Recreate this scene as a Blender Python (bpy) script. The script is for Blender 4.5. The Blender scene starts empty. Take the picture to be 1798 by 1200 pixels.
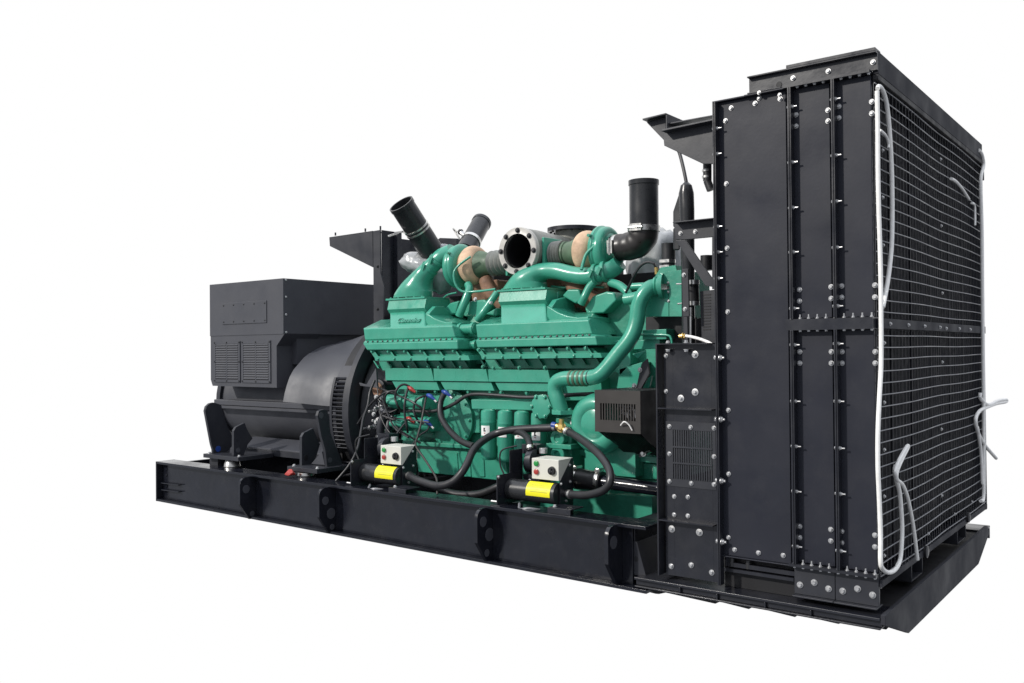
import bpy, bmesh, math, random
from mathutils import Vector as V, Matrix
random.seed(7)
scene = bpy.context.scene
col = scene.collection
# ------------------------------------------------------------------ camera model
FPX, PW, PH = 1567.27, 1798.0, 1200.0
YAW, PITCH, ROLL = (math.radians(a) for a in (37.76278, 0.57509, -0.50487))
CAM = V((1.11024, -3.96085, 1.09323))
fw = V((-math.sin(YAW)*math.cos(PITCH), math.cos(YAW)*math.cos(PITCH), math.sin(PITCH)))
r0 = V((math.cos(YAW), math.sin(YAW), 0)); u0 = r0.cross(fw)
RT = math.cos(ROLL)*r0 + math.sin(ROLL)*u0; UP = RT.cross(fw)
def ray(x, y): return RT*((x-PW/2)/FPX) + UP*((PH/2-y)/FPX) + fw
def PY(x, y, Y): d = ray(x, y); return CAM + d*((Y-CAM.y)/d.y)     # photo measurement -> point on the plane Y
def PX(x, y, X): d = ray(x, y); return CAM + d*((X-CAM.x)/d.x)
def PZ(x, y, Z): d = ray(x, y); return CAM + d*((Z-CAM.z)/d.z)
def mpp(p): return (V(p)-CAM).dot(fw)/FPX                             # metres per photo pixel at a point
EX, EY, EZ = V((1,0,0)), V((0,1,0)), V((0,0,1))
# ------------------------------------------------------------------ materials
def nn(nt, t, **kw):
    n = nt.nodes.new(t)
    for k, v in kw.items(): n.inputs[k].default_value = v
    return n
def material(name, rgb, rough=0.45, metal=0.0, spec=0.5, var=0.25, scale=6.0, bump=0.0, bscale=120.0, coat=0.0, rvar=0.12, dust=0.0):
    m = bpy.data.materials.new(name); m.use_nodes = True; nt = m.node_tree; L = nt.links
    b = nt.nodes['Principled BSDF']
    b.inputs['Metallic'].default_value = metal
    b.inputs['Specular IOR Level'].default_value = spec
    b.inputs['Coat Weight'].default_value = coat
    b.inputs['Coat Roughness'].default_value = 0.15
    tc = nn(nt, 'ShaderNodeTexCoord')
    geo = nn(nt, 'ShaderNodeNewGeometry')
    nz = nn(nt, 'ShaderNodeTexNoise', Scale=scale, Detail=6.0, Roughness=0.62)
    L.new(geo.outputs['Position'], nz.inputs['Vector'])
    mr = nn(nt, 'ShaderNodeMapRange'); mr.inputs['From Min'].default_value = 0.3; mr.inputs['From Max'].default_value = 0.7
    mr.inputs['To Min'].default_value = 1-var; mr.inputs['To Max'].default_value = 1+var
    L.new(nz.outputs['Fac'], mr.inputs['Value'])
    mx = nn(nt, 'ShaderNodeVectorMath'); mx.operation = 'SCALE'
    mx.inputs[0].default_value = rgb; L.new(mr.outputs['Result'], mx.inputs['Scale'])
    last = mx.outputs['Vector']
    if dust > 0:
        n2 = nn(nt, 'ShaderNodeTexNoise', Scale=scale*2.7, Detail=8.0, Roughness=0.7)
        L.new(geo.outputs['Position'], n2.inputs['Vector'])
        m2 = nn(nt, 'ShaderNodeMapRange'); m2.inputs['From Min'].default_value = 0.5; m2.inputs['From Max'].default_value = 0.8
        m2.inputs['To Max'].default_value = dust; L.new(n2.outputs['Fac'], m2.inputs['Value'])
        mix = nn(nt, 'ShaderNodeMix'); mix.data_type = 'RGBA'
        L.new(m2.outputs['Result'], mix.inputs['Factor']); L.new(last, mix.inputs[6]); mix.inputs[7].default_value = (0.20, 0.19, 0.175, 1)
        last = mix.outputs[2]
    L.new(last, b.inputs['Base Color'])
    nr = nn(nt, 'ShaderNodeTexNoise', Scale=scale*1.7, Detail=5.0); L.new(geo.outputs['Position'], nr.inputs['Vector'])
    m3 = nn(nt, 'ShaderNodeMapRange'); m3.inputs['From Min'].default_value = 0.3; m3.inputs['From Max'].default_value = 0.7
    m3.inputs['To Min'].default_value = max(0.03, rough-rvar); m3.inputs['To Max'].default_value = min(1, rough+rvar)
    L.new(nr.outputs['Fac'], m3.inputs['Value']); L.new(m3.outputs['Result'], b.inputs['Roughness'])
    if bump > 0 and name in ('radiator_paint','gloss_black_paint','alternator_paint','black_paint','dark_grey_paint'):
        # rolled sheet is never quite flat
        nw = nn(nt, 'ShaderNodeTexNoise', Scale=2.2, Detail=1.5); L.new(geo.outputs['Position'], nw.inputs['Vector'])
        bw = nn(nt, 'ShaderNodeBump', Strength=0.5, Distance=0.02); L.new(nw.outputs['Fac'], bw.inputs['Height']); wave = bw
    else: wave = None
    if bump > 0:
        nb = nn(nt, 'ShaderNodeTexNoise', Scale=bscale, Detail=3.0); L.new(geo.outputs['Position'], nb.inputs['Vector'])
        bp = nn(nt, 'ShaderNodeBump', Strength=bump, Distance=0.004); L.new(nb.outputs['Fac'], bp.inputs['Height'])
        if wave: L.new(wave.outputs['Normal'], bp.inputs['Normal'])
        L.new(bp.outputs['Normal'], b.inputs['Normal'])
    return m
M = {
 'panel':  material('radiator_paint', (0.0175, 0.019, 0.0275), 0.44, spec=0.28, var=0.10, scale=2.5, bump=0.05, bscale=60, dust=0.05),
 'black':  material('black_paint', (0.0130, 0.0140, 0.0195), 0.32, var=0.2, scale=5, bump=0.10, bscale=45, dust=0.06),
 'dull_end':  material('reflection_cut_black', (0.030, 0.031, 0.037), 0.62, spec=0.12, var=0.08, scale=3, bump=0.04, bscale=50),  # black paint copy, sheen cut to keep white reflections off the end faces
 'rail':   material('gloss_black_paint', (0.0080, 0.0090, 0.0140), 0.20, var=0.25, scale=4, bump=0.22, bscale=22, dust=0.05),
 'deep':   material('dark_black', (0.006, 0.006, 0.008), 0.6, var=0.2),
 'grey':   material('alternator_paint', (0.053, 0.055, 0.065), 0.5, var=0.07, scale=3, bump=0.04, bscale=90, dust=0.03),
 'dgrey':  material('dark_grey_paint', (0.020, 0.0215, 0.028), 0.45, var=0.12, scale=4, bump=0.06, bscale=80, dust=0.05),
 'green':  material('engine_paint', (0.042, 0.300, 0.203), 0.33, var=0.10, scale=7, bump=0.12, bscale=70, coat=0.25, dust=0.04),
 'dgreen': material('cast_engine_paint', (0.036, 0.272, 0.182), 0.40, var=0.22, scale=9, bump=0.35, bscale=55, coat=0.15, dust=0.06),
 'olive':  material('overspray_green', (0.075, 0.125, 0.075), 0.5, var=0.3, scale=14, bump=0.1),
 'tan':    material('heat_tanned_iron', (0.60, 0.41, 0.27), 0.72, var=0.32, scale=11, bump=0.4, bscale=60, dust=0.2),
 'rust':   material('brown_iron', (0.22, 0.12, 0.075), 0.75, var=0.4, scale=14, bump=0.4),
 'bellow': material('bellows_steel', (0.20, 0.205, 0.185), 0.42, metal=0.15, var=0.25, scale=14),
 'rubber': material('black_rubber', (0.016, 0.016, 0.018), 0.42, var=0.2, scale=9, bump=0.06),
 'tube':   material('black_duct', (0.020, 0.021, 0.023), 0.30, var=0.15, scale=6, bump=0.04),
 'brown':  material('dark_rubber_elbow', (0.022, 0.019, 0.018), 0.38, var=0.2, scale=8, bump=0.12, bscale=35),
 'steel':  material('bright_steel', (0.62, 0.61, 0.58), 0.30, metal=1.0, var=0.12, scale=20, rvar=0.1),
 'flange': material('machined_flange', (0.47, 0.455, 0.42), 0.5, metal=0.15, var=0.12, scale=18, rvar=0.15),
 'bolt':   material('zinc_bolt', (0.54, 0.54, 0.54), 0.40, metal=0.75, var=0.15, scale=30),
 'dbolt':  material('dark_bolt', (0.05, 0.05, 0.052), 0.4, metal=0.5, var=0.2),
 'cord':   material('white_cord', (0.86, 0.85, 0.82), 0.6, var=0.08, scale=40),
 'cream':  material('cream_enclosure', (0.62, 0.61, 0.545), 0.45, var=0.04, scale=6, dust=0.03),
 'yellow': material('yellow_label', (0.80, 0.74, 0.010), 0.4, var=0.04),
 'print':  material('faded_print', (0.42, 0.40, 0.03), 0.5, var=0.2),
 'white':  material('white_label', (0.8, 0.8, 0.78), 0.5, var=0.03),
 'red':    material('red_plastic', (0.36, 0.035, 0.028), 0.35, var=0.1),
 'gbtn':   material('green_plastic', (0.015, 0.26, 0.05), 0.35, var=0.1),
 'blue':   material('blue_plastic', (0.016, 0.055, 0.27), 0.4, var=0.1),
 'brass':  material('brass', (0.62, 0.44, 0.16), 0.32, metal=0.9, var=0.15),
 'wrap':   material('plastic_wrap', (0.36, 0.37, 0.375), 0.33, var=0.1, scale=9, bump=0.5, bscale=18, coat=0.4),
 'wire':   material('guard_wire', (0.21, 0.215, 0.23), 0.42, metal=0.2, var=0.15),
 'core':   material('core_black', (0.009, 0.009, 0.012), 0.6, spec=0.2, var=0.3, scale=12),
 'bbrown': material('brown_black_guard', (0.030, 0.026, 0.023), 0.45, var=0.08, scale=4, bump=0.05, dust=0.03),
}
# ------------------------------------------------------------------ mesh builder
class MB:
    def __init__(s): s.v = []; s.f = []; s.m = []; s.mats = []; s.cur = 0
    def mat(s, k):
        if k not in s.mats: s.mats.append(k)
        s.cur = s.mats.index(k); return s
    def add(s, vs, fs):
        if not s.mats: s.mat('black')
        o = len(s.v); s.v += [V(p) for p in vs]
        for f in fs: s.f.append([i+o for i in f]); s.m.append(s.cur)
        return s
    def prism(s, pts, vec):
        n = len(pts); vec = V(vec); pts = [V(p) for p in pts]
        return s.add(pts + [p+vec for p in pts], [list(range(n)), list(range(2*n-1, n-1, -1))] + [[i, (i+1) % n, (i+1) % n+n, i+n] for i in range(n)])
    def box(s, a, b):
        x0, y0, z0 = a; x1, y1, z1 = b
        return s.prism([(x0,y0,z0),(x1,y0,z0),(x1,y0,z1),(x0,y0,z1)], (0, y1-y0, 0))
    def bar(s, a, b, w, up=EZ, h=None):
        a, b = V(a), V(b); d = (b-a).normalized(); x = d.cross(V(up)); x = x.normalized() if x.length > 1e-6 else EX
        y = x.cross(d).normalized(); h = h or w
        return s.prism([a+x*w/2+y*h/2, a-x*w/2+y*h/2, a-x*w/2-y*h/2, a+x*w/2-y*h/2], b-a)
    def hull(s, pts):
        bm = bmesh.new()
        for p in pts: bm.verts.new(V(p))
        r = bmesh.ops.convex_hull(bm, input=bm.verts)
        bmesh.ops.dissolve_limit(bm, angle_limit=0.02, verts=bm.verts, edges=bm.edges)
        bm.verts.index_update(); bm.verts.ensure_lookup_table()
        s.add([v.co.copy() for v in bm.verts], [[v.index for v in f.verts] for f in bm.faces]); bm.free(); return s
    def rings(s, rs, cap=True):
        n = len(rs[0]); vs = [p for r in rs for p in r]; fs = []
        for k in range(len(rs)-1):
            for i in range(n): fs.append([k*n+i, k*n+(i+1) % n, (k+1)*n+(i+1) % n, (k+1)*n+i])
        if cap: fs += [list(range(n-1, -1, -1)), list(range((len(rs)-1)*n, len(rs)*n))]
        return s.add(vs, fs)
    def lathe(s, c, axis, prof, n=28, cap=True, a0=0.0, a1=None):
        c, ax = V(c), V(axis).normalized(); x = ax.orthogonal().normalized(); y = ax.cross(x)
        if a1 is None:
            return s.rings([[c+ax*h+(x*math.cos(2*math.pi*i/n)+y*math.sin(2*math.pi*i/n))*max(r, 1e-4) for i in range(n)] for h, r in prof], cap)
    def cyl(s, a, b, r, n=20, r2=None): a, b = V(a), V(b); return s.lathe(a, b-a, [(0, r), ((b-a).length, r if r2 is None else r2)], n)
    def tube(s, path, r, n=12, cap=True):
        path = [V(p) for p in path]; rs = []
        t = (path[1]-path[0]).normalized(); x = t.orthogonal().normalized()
        for i, p in enumerate(path):
            t2 = (path[min(i+1, len(path)-1)]-path[max(i-1, 0)]).normalized()
            x = (x - t2*x.dot(t2)).normalized(); y = t2.cross(x)
            rr = r[i] if isinstance(r, (list, tuple)) else r
            rs.append([p+(x*math.cos(2*math.pi*k/n)+y*math.sin(2*math.pi*k/n))*rr for k in range(n)])
        return s.rings(rs, cap)
    def pipe(s, a, b, ro, ri, n=32):   # open ended hollow pipe, a = closed far end, b = open end
        a, b = V(a), V(b); L = (b-a).length
        return s.lathe(a, b-a, [(0, ro), (L, ro), (L, ri), (0.02, ri)], n)
    def bolt(s, p, axis, r, n=6, wash=True):
        ax = V(axis).normalized()
        if wash: s.lathe(p, ax, [(0, r*1.35), (r*.3, r*1.35)], 14)
        return s.lathe(V(p)+ax*r*.28, ax, [(0, r*.95), (r*.75, r*.95), (r*.95, r*.72)], n)
    def build(s, name, parent=None, bev=0.0, seg=2, sharp=32):
        bm = bmesh.new(); vs = [bm.verts.new(p) for p in s.v]
        c = V((0,0,0))
        if s.v:
            lo = V([min(p[i] for p in s.v) for i in range(3)]); hi = V([max(p[i] for p in s.v) for i in range(3)]); c = (lo+hi)/2
        for f, mi in zip(s.f, s.m):
            try: fc = bm.faces.new([vs[i] for i in f]); fc.material_index = mi; fc.smooth = True
            except ValueError: pass
        bmesh.ops.recalc_face_normals(bm, faces=bm.faces)
        for v in bm.verts: v.co -= c
        me = bpy.data.meshes.new(name); bm.to_mesh(me); bm.free()
        me.set_sharp_from_angle(angle=math.radians(sharp))
        for k in s.mats: me.materials.append(M[k])
        o = bpy.data.objects.new(name, me); col.objects.link(o)
        if parent is not None:
            o.parent = parent; o.location = c - wloc(parent)
        else: o.location = c
        WL[o] = c
        if bev:
            b = o.modifiers.new('Bevel', 'BEVEL'); b.width = bev; b.segments = seg; b.limit_method = 'ANGLE'; b.angle_limit = math.radians(35); b.harden_normals = True
        return o
WL = {}
def wloc(o): return WL[o]
def sm(pts, k=6):     # Catmull-Rom smoothing
    p = [V(q) for q in pts]; p = [p[0]*2-p[1]] + p + [p[-1]*2-p[-2]]; out = []
    for i in range(1, len(p)-2):
        for j in range(k):
            t = j/k; a, b, c, d = p[i-1], p[i], p[i+1], p[i+2]
            out.append(0.5*((2*b)+(c-a)*t+(2*a-5*b+4*c-d)*t*t+(3*b-a-3*c+d)*t**3))
    out.append(p[-2]); return out
def pyl(pts, Y): return [PY(x, y, Y) for x, y in pts]
def pxl(pts, X): return [PX(x, y, X) for x, y in pts]
def path(pts):        # (px, py, Y) triples
    return sm([PY(*q) for q in pts])
def tag(o, label, cat, group=None):
    o['label'] = label; o['category'] = cat
    if group: o['group'] = group
    return o
def thing(name, label, cat, loc, group=None):
    o = bpy.data.objects.new(name, None); col.objects.link(o); o.location = loc; o.empty_display_size = .2; WL[o] = V(loc)
    return tag(o, label, cat, group)
def copy_tree(o, parent=None):
    c = o.copy(); col.objects.link(c)
    if parent: c.parent = parent
    for ch in [x for x in list(scene.objects) if x.parent == o]: copy_tree(ch, c)
    return c
def child(name, me, parent, p, axis=None, s=1.0):
    o = bpy.data.objects.new(name, me); col.objects.link(o); o.parent = parent; o.location = V(p)-wloc(parent)
    if axis is not None: o.rotation_mode = 'QUATERNION'; o.rotation_quaternion = V(axis).to_track_quat('Z', 'Y')
    o.scale = (s, s, s); return o
_b = MB().mat('bolt'); _b.bolt((0,0,0), EZ, .0086)
_bo = _b.build('bolt'); BOLT = _bo.data; BOLT.transform(Matrix.Translation(WL[_bo])); bpy.data.objects.remove(_bo)
_b = MB().mat('bolt'); _b.lathe((0,0,0), EZ, [(0,.019),(.004,.019),(.005,.014),(.006,.014)], 20); _b.bolt((0,0,.004), EZ, .010)
_bo = _b.build('bolt_large'); BOLTL = _bo.data; BOLTL.transform(Matrix.Translation(WL[_bo])); bpy.data.objects.remove(_bo)
def bolts(parent, pts, Y=None, X=None, s=1.0, me=None, off=0.0):
    for x, y in pts:
        if Y is not None: child('bolt', me or BOLT, parent, PY(x, y, Y)-EY*off, -EY, s)
        else: child('bolt', me or BOLT, parent, PX(x, y, X)+EX*off, EX, s)

# ================================================================== SKID FRAME
skid = thing('skid_frame', 'long black steel base frame with lifting lugs carrying the whole machine', 'base frame', (-2.7, 1.17, -.12))
def rail(Y, sgn):
    m = MB().mat('rail')
    zt0, zt1, zb0, zb1 = .228, .212, -.088, -.121; xa, xb = -5.53, -1.09
    ya, yb = (Y, Y+.165*sgn); w0, w1 = Y+.05*sgn, Y+.066*sgn
    for z0, z1, t in ((zt0, zt1, -.018), (zb0, zb1, .018)):
        m.hull([(xa, ya, z0), (xb, ya, z1), (xa, yb, z0), (xb, yb, z1), (xa, ya, z0+t), (xb, ya, z1+t), (xa, yb, z0+t), (xb, yb, z1+t)])
    m.hull([(x, y, z) for x, zz in ((xa+.002, (zt0-.0185, zb0+.0185)), (xb-(.105 if sgn > 0 else .002), (zt1-.0185, zb1+.0185))) for y in (w0, w1) for z in zz])
    return m
m = rail(-.05, 1)
for y in (849, 861): m.prism([PY(282, y-1.5, -.03)+V((0,.0,0)), PY(313, y+2.5, -.03), PY(313, y+4.3, -.03), PY(282, y+.2, -.03)], (0, .028, 0))   # small web ribs at the left end
for z in (.165, .12, .03): m.lathe((-5.47, -.0015, z), -EY, [(0,.012),(.004,.012)], 12)
m.box((-5.546, -.05, -.0885), (-5.5305, .115, .2285)); m.build('side_rail', skid, .004)
rail(2.39, -1).build('side_rail', skid, .004)
m = MB().mat('rail'); m.box((-5.53, .1165, -.08), (-5.50, 2.2235, .205)); m.build('cross_member', skid, .004)
m = MB().mat('deep'); m.box((-5.49, .018, -.075), (-1.17, 2.321, -.065)); m.build('underside_blocker', skid)  # unseen dark plate, added to hide the bright world below the skid
for x in (-4.3, -3.3, -2.2, -1.25):
    m = MB().mat('black'); m.box((x-.06, .0165, -.06), (x+.06, 2.322, .185)); m.build('cross_member', skid, .004)
# lifting lugs
def lug(xw, tip, holes, Y0=0.0):
    px = PY(xw, 900, 0.0).x
    t = .022
    out = [(-.002, .207), (-.090, .205), (-.115, .196), (-.131, .178), (-.137, .152), (-.137, .018), (-.055, -.098), (-.002, -.096)]
    m = MB().mat('rail'); m.prism([(px-t, y, z) for y, z in out], (t, 0, 0))
    m.mat('grey')
    for y, z, r in holes: m.lathe((px+.0005, y, z), EX, [(0, r), (.0012, r*.98)], 20)
    m.build('lifting_lug', skid, .003)
lug(450, 0, [(-.085, .12, .030), (-.035, -.06, .020)])
lug(589, 0, [(-.085, .12, .028), (-.038, .03, .036), (-.03, -.06, .020)])
lug(865, 0, [(-.085, .13, .030), (-.030, .05, .038), (-.055, -.05, .022)])
# last lug and slanted end box
lug(1092, 0, [(-.085, .12, .034)])
m = MB().mat('dgrey'); m.prism(pyl([(1100,949),(1118,952),(1134,1012),(1099,1008)], .012), (0, .30, 0)); m.mat('deep'); m.lathe(PY(1116.5, 982, .0118), -EY, [(0,.014),(.001,.0138)], 16); m.build('rail_end_box', skid, .004)
# low rail beneath the radiator
m = MB().mat('black')
xl, xr = -1.16, .022
m.box((xl, -.05, -.06), (xr, .16, -.046)); m.box((xl, -.03, -.088), (xr, -.018, -.0605)); m.box((xl, -.048, -.097), (xr, .10, -.0885))
for px in (1157+39, 1261, 1345, 1425): 
    x = PY(px, 1060, -.03).x; m.box((x-.004, -.046, -.088), (x+.004, -.0305, -.061))
m.build('radiator_rail', skid, .003)
m = MB().mat('black'); m.box((xl, 2.18, -.06), (xr, 2.39, -.046)); m.box((xl, 2.37, -.125), (xr, 2.385, -.0605)); m.build('radiator_rail', skid, .003)
m = MB().mat('deep'); m.box((xl, .161, -.075), (xr-.022, 2.179, -.058)); m.build('deck_plate', skid, .002)
saw = [(1100,1030),(1151,1043),(1157,1043.5),(1169,1041),(1256,1060.5),(1264,1057),(1315,1070),(1322.5,1066),(1396,1084),(1402,1080),(1472,1096),(1480,1094),(1556,1106),(1556,1085),(1400,1052),(1100,1002)]
m = MB().mat('deep'); m.prism([V((min(p.x, .0225), p.y, p.z)) for p in pyl(saw, .06)], (0, .10, 0)); m.build('runner', skid)
m = MB().mat('dull_end'); m.prism(pxl([(1546,1080),(1546,1098),(1588,1111),(1712,990),(1731,936),(1728,923)], .024), (.02, 0, 0)); m.build('end_plate', skid, .003)
# square tubes lying on the deck below the core
for q in ([(1600.5,989),(1620,979),(1620,1006),(1600.5,1026)], [(1681,928),(1696,921),(1696,946),(1681,957)]):
    a = pxl(q, -.004); m = MB().mat('dgrey'); c = sum(a, V((0,0,0)))/4
    y0, y1 = a[0].y, a[1].y; z0, z1 = (a[2].z+a[3].z)/2, (a[0].z+a[1].z)/2; t = .008
    m.box((-.5, y0, z0), (-.004, y0+t, z1)); m.box((-.5, y1-t, z0), (-.004, y1, z1)); m.box((-.5, y0+t+.0005, z0), (-.005, y1-t-.0005, z0+t)); m.box((-.5, y0+t+.0005, z1-t), (-.005, y1-t-.0005, z1))
    m.build('square_tube', skid, .002)

# ================================================================== RADIATOR
rad = thing('radiator', 'tall black radiator with bolted side panels and wire guard face', 'radiator', (-.36, 1.17, -.046))
W = 2.335
zm0, zm1 = 1.172, 1.222
# panels
X0, X1, X2, X3 = -.722, -.372, -.176, 0.0
big = MB().mat('panel'); big.box((X0+.002, 0, .117), (X1-.002, .02, 2.262)); big.box((X0+.002, -.018, .112), (X1-.002, -.0005, .1165)); big.box((X0, -.022, 2.2625), (X1-.19, .20, 2.270)); big.box((X1-.1895, -.0285, 2.2622), (X1-.001, .20, 2.2703))
big = big.build('side_panel', rad, .002)
bolts(big, [(1284,190),(1274,212.5),(1275.5,323),(1277,436),(1278,548),(1279,609),(1279,720.5),(1279.5,832.5),(1279,944),(1290,965.5),(1332,971),(1375.5,975.5),(1326,182),(1333,172.5),(1370,174)], Y=0)
for xa, xb, cols in ((X1, X2, ((1398,1454,202,222,194,213),(1404,1459.5,509,529,504,524.5),(1404.5,1460,618,638,618,638),(1404.5,1459,924.5,944,930,950))),
                     (X2, X3, ((1473,1531,187.5,207.5,179,199.5),(1478,1536.5,502.5,522.5,501,522),(1478.5,1537,618,638,618,638),(1478,1536.5,933,953,940,960.5)))):
    for z0, z1, sel in ((zm1, 2.262, cols[:2]), (.13, zm0, cols[2:])):
        p = MB().mat('panel'); p.box((xa+.002, 0, z0+.002), (xb-.002, .02, z1-.002)); p = p.build('side_panel', rad, .002)
        for a, b, y1, y2, y3, y4 in sel: bolts(p, [(a,y1),(a,y2),(b,y3),(b,y4)], Y=0)
# vertical flanges between the panels, with through bolts
def flange(px, ys, x, z0, z1, twin=True, big=False):
    m = MB().mat('black'); m.box((x-.006, -.047, z0), (x, -.0008, z1))
    if twin: m.box((x+.0006, -.043, z0), (x+.0066, -.0008, z1))
    m.mat('bolt')
    for y in ys:
        z = PY(px, y, -.028).z; r = .0075 if not big else .012
        m.bolt((x+.0067, -.026, z), EX, r); m.cyl((x+.0067, -.026, z), (x+.03, -.026, z), r*.5, 10); m.bolt((x-.0062, -.026, z), -EX, r)
    m.build('panel_flange', rad)
xf1, xf2, xf3 = PY(1256, 500, -.047).x, PY(1388.5, 500, -.047).x, PY(1465, 500, -.047).x
flange(1262, [225,270,398,443,489], xf1, 1.12, 2.262); flange(1268, [628.5,737,845,952], xf1+.001, -.02, 1.119, big=True)
for lo, hi, s2, s3 in ((zm1+.001, 2.262, [187,285,365,443,542], [174,273,354,435,538]), (.13, zm0-.001, [606,705,784,863,959.5], [604,705,787,867,967])):
    flange(1393, s2, xf2, lo, hi); flange(1467, s3, xf3, lo, hi)
# horizontal flange rows with small bolts
def row(name, z0, z1, pz, y0=-.04, up=True, dn=True, mat='black'):
    m = MB().mat(mat); m.box((X1, y0, z0), (X3+.004, .06, z1)); m.mat('bolt')
    for i in range(10):
        x = X1+.022+i*.0385
        if up: m.bolt((x, y0+.016, z1), EZ, .0065); m.cyl((x, y0+.016, z1), (x, y0+.016, z1+.02), .0035, 8)
        if dn: m.bolt((x, y0+.016, z0), -EZ, .0065)
    return m.build(name, rad, .0)
row('mid_beam', zm0, zm1, 0); row('bottom_flange', .117, .1295, 0); row('top_flange', 2.263, 2.275, 0, up=False)
# top beam
tb = MB().mat('black'); tb.box((-.545, -.006, 2.2755), (.028, .006, 2.345)); tb.box((-.545, -.03, 2.3455), (.028, .05, 2.352)); tb.box((-.36, -.030, 2.3525), (.026, .05, 2.3665)); tb.box((-.545, -.03, 2.2705), (-.385, -.0065, 2.276))
tb.mat('deep'); tb.lathe(PY(1368,149,-.0065), -EY, [(0,.014),(.002,.0138)], 14)
tb = tb.build('top_beam', rad, .002)
bolts(tb, [(1392.5,137.5),(1454.5,125.5),(1533,109.5)], Y=-.007); bolts(tb, [(1333,163),(1369,167)], Y=-.03, s=.8)
m = MB().mat('dull_end'); m.box((.004, .0065, 2.262), (.028, 2.27, 2.360)); m.mat('deep'); m.box((.004, .0065, 2.238), (.0275, 2.27, 2.2615)); m.mat('dull_end'); m.build('top_beam', rad, .003)  # black strip added under the beam to cover a bright reflection
m = MB().mat('panel'); m.box((-.70, .021, 2.23), (-.03, W, 2.2615)); m.mat('dull_end'); m.box((-.0295, .021, 2.23), (.003, W, 2.2615)); m.mat('panel'); m.box((-.70, .0215, .08), (-.68, W, 2.229)); m.box((-.679, W-.03, .08), (.0, W, 2.229)); m.build('casing', rad)
m = MB().mat('black'); m.box((-.70, .021, .06), (.006, W, .0795)); m.build('bottom_tray', rad)
m = MB().mat('dull_end'); m.box((.0045, .0065, .070), (.018, W+.0, .10)); m.build('guard_sill', rad, .002)
# core : dense vertical fins
m = MB().mat('core'); m.box((-.09, .03, .11), (-.075, W-.035, 2.22))
n = 150
for i in range(n):
    y = .035 + (W-.075)*i/(n-1); m.box((-.0745, y-.0035, .11), (-.045, y+.0035, zm0-.005)); m.box((-.0745, y-.0035, zm1+.005), (-.045, y+.0035, 2.22))
for y in (.42, .78, 1.18, 1.62, 1.98): m.box((-.0445, y-.012, .11), (-.040, y+.012, 2.22))
m.build('core', rad)
m = MB().mat('dull_end'); m.box((.004, .02, zm0+.002), (.022, W, zm1-.004)); mb = m.build('mid_beam', rad, .002)
bolts(mb, [(1562.5,569),(1594.5,571),(1623,573),(1650,575),(1661,577),(1684,577.5),(1703,579)], X=.022, s=.8)
# wire guard
m = MB().mat('wire'); zs = []
z = .115
while z < 2.235:
    if not (zm0-.01 < z < zm1+.01): zs.append(z)
    z += .0515
for z in zs:
    pts = []
    for k in range(25):
        y = .012 + (W-.012)*k/24; bow = .006*math.sin(math.pi*((y % (W/2))/(W/2)))
        pts.append((.010+bow, y, z + .0018*math.sin(y*5+z*3)))
    m.tube(pts, .0028, 5)
ny = 44; m.mat('dgrey')
for lo, hi in ((.10, zm0), (zm1, 2.245)):
    for i in range(ny+1):
        y = .014 + (W-.014)*i/ny; bow = .012*math.sin(math.pi*((y % (W/2))/(W/2)))
        m.tube([(.005+bow, y, lo), (.004+bow, y, (lo+hi)/2), (.005+bow, y, hi)], .0019, 4)
wg = m.build('wire_guard', rad)
bolts(wg, [(1651,280),(1652,397),(1654,515),(1654,636),(1652.5,754),(1653,870.5),(1549,264.5),(1549,347),(1550,431),(1552,602.5),(1552,707),(1552,790),(1552,872),(1552,976),(1581,173),(1625,209),(1674,250),(1712.5,267),(1629,937.5),(1676,903),(1706,881)], X=.012, s=.75)
m = MB().mat('dull_end'); m.box((-.02, W+.0005, 2.15), (.02, W+.04, 2.245)); m.box((-.02, 2.272, 2.246), (.02, W+.04, 2.262)); m.box((.0, W+.001, .06), (.012, W+.03, 2.199)); tab = m.build('corner_post', rad, .003)
m = MB().mat('black'); m.box((-.02, 0.0005, 1.0), (-.001, .019, 1.02)); 
# narrow support plate left of the radiator and its grille
sp = MB().mat('black'); xs0 = PY(1158, 800, 0).x+.03
gx0, gx1 = PY(1183,800,0).x, PY(1251,800,0).x; gz0, gz1 = PY(1216,843,0).z, PY(1216,757,0).z
sp.box((xs0, 0, -.02), (gx0, .016, 1.115)); sp.box((gx1, 0, -.02), (X0-.002, .016, 1.115)); sp.box((gx0+.0005, 0, gz1), (gx1-.0005, .016, 1.115)); sp.box((gx0+.0005, 0, -.02), (gx1-.0005, .016, gz0))
sp.box((xs0-.022, -.045, -.02), (xs0-.015, .30, 1.12)); sp.box((xs0-.0145, -.045, 1.1155), (X0-.03, .25, 1.121))
for y in (718, 916.5): z = PY(1200, y, -.02).z; sp.box((xs0-.014, -.045, z-.003), (X0-.012, -.0005, z+.003))
sp = sp.build('support_plate', rad)
bolts(sp, [(1221,623),(1196,700),(1221,689),(1180,929),(1228.5,935)], Y=0, me=BOLTL, s=.92)
bolts(sp, [(1169.5,625),(1169.5,687.5),(1184,872),(1208,873),(1184,904),(1208,906)], Y=0); bolts(sp, [(1179,994.5),(1214,992.5),(1250,1005.5)], Y=0, s=1.2)
m = MB().mat('bolt')
for px in (1173, 1205): p = PY(px, 607, -.02); m.bolt(p-EZ*.018, -EZ, .011); m.bolt(V((p.x,p.y,1.122)), EZ, .010)
m.build('bolt', sp)
g = MB().mat('dgrey')
fx0, fx1, fz0, fz1 = PY(1170,800,-.003).x, PY(1257,800,-.003).x, PY(1215,857,-.003).z, PY(1215,742,-.003).z
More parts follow.
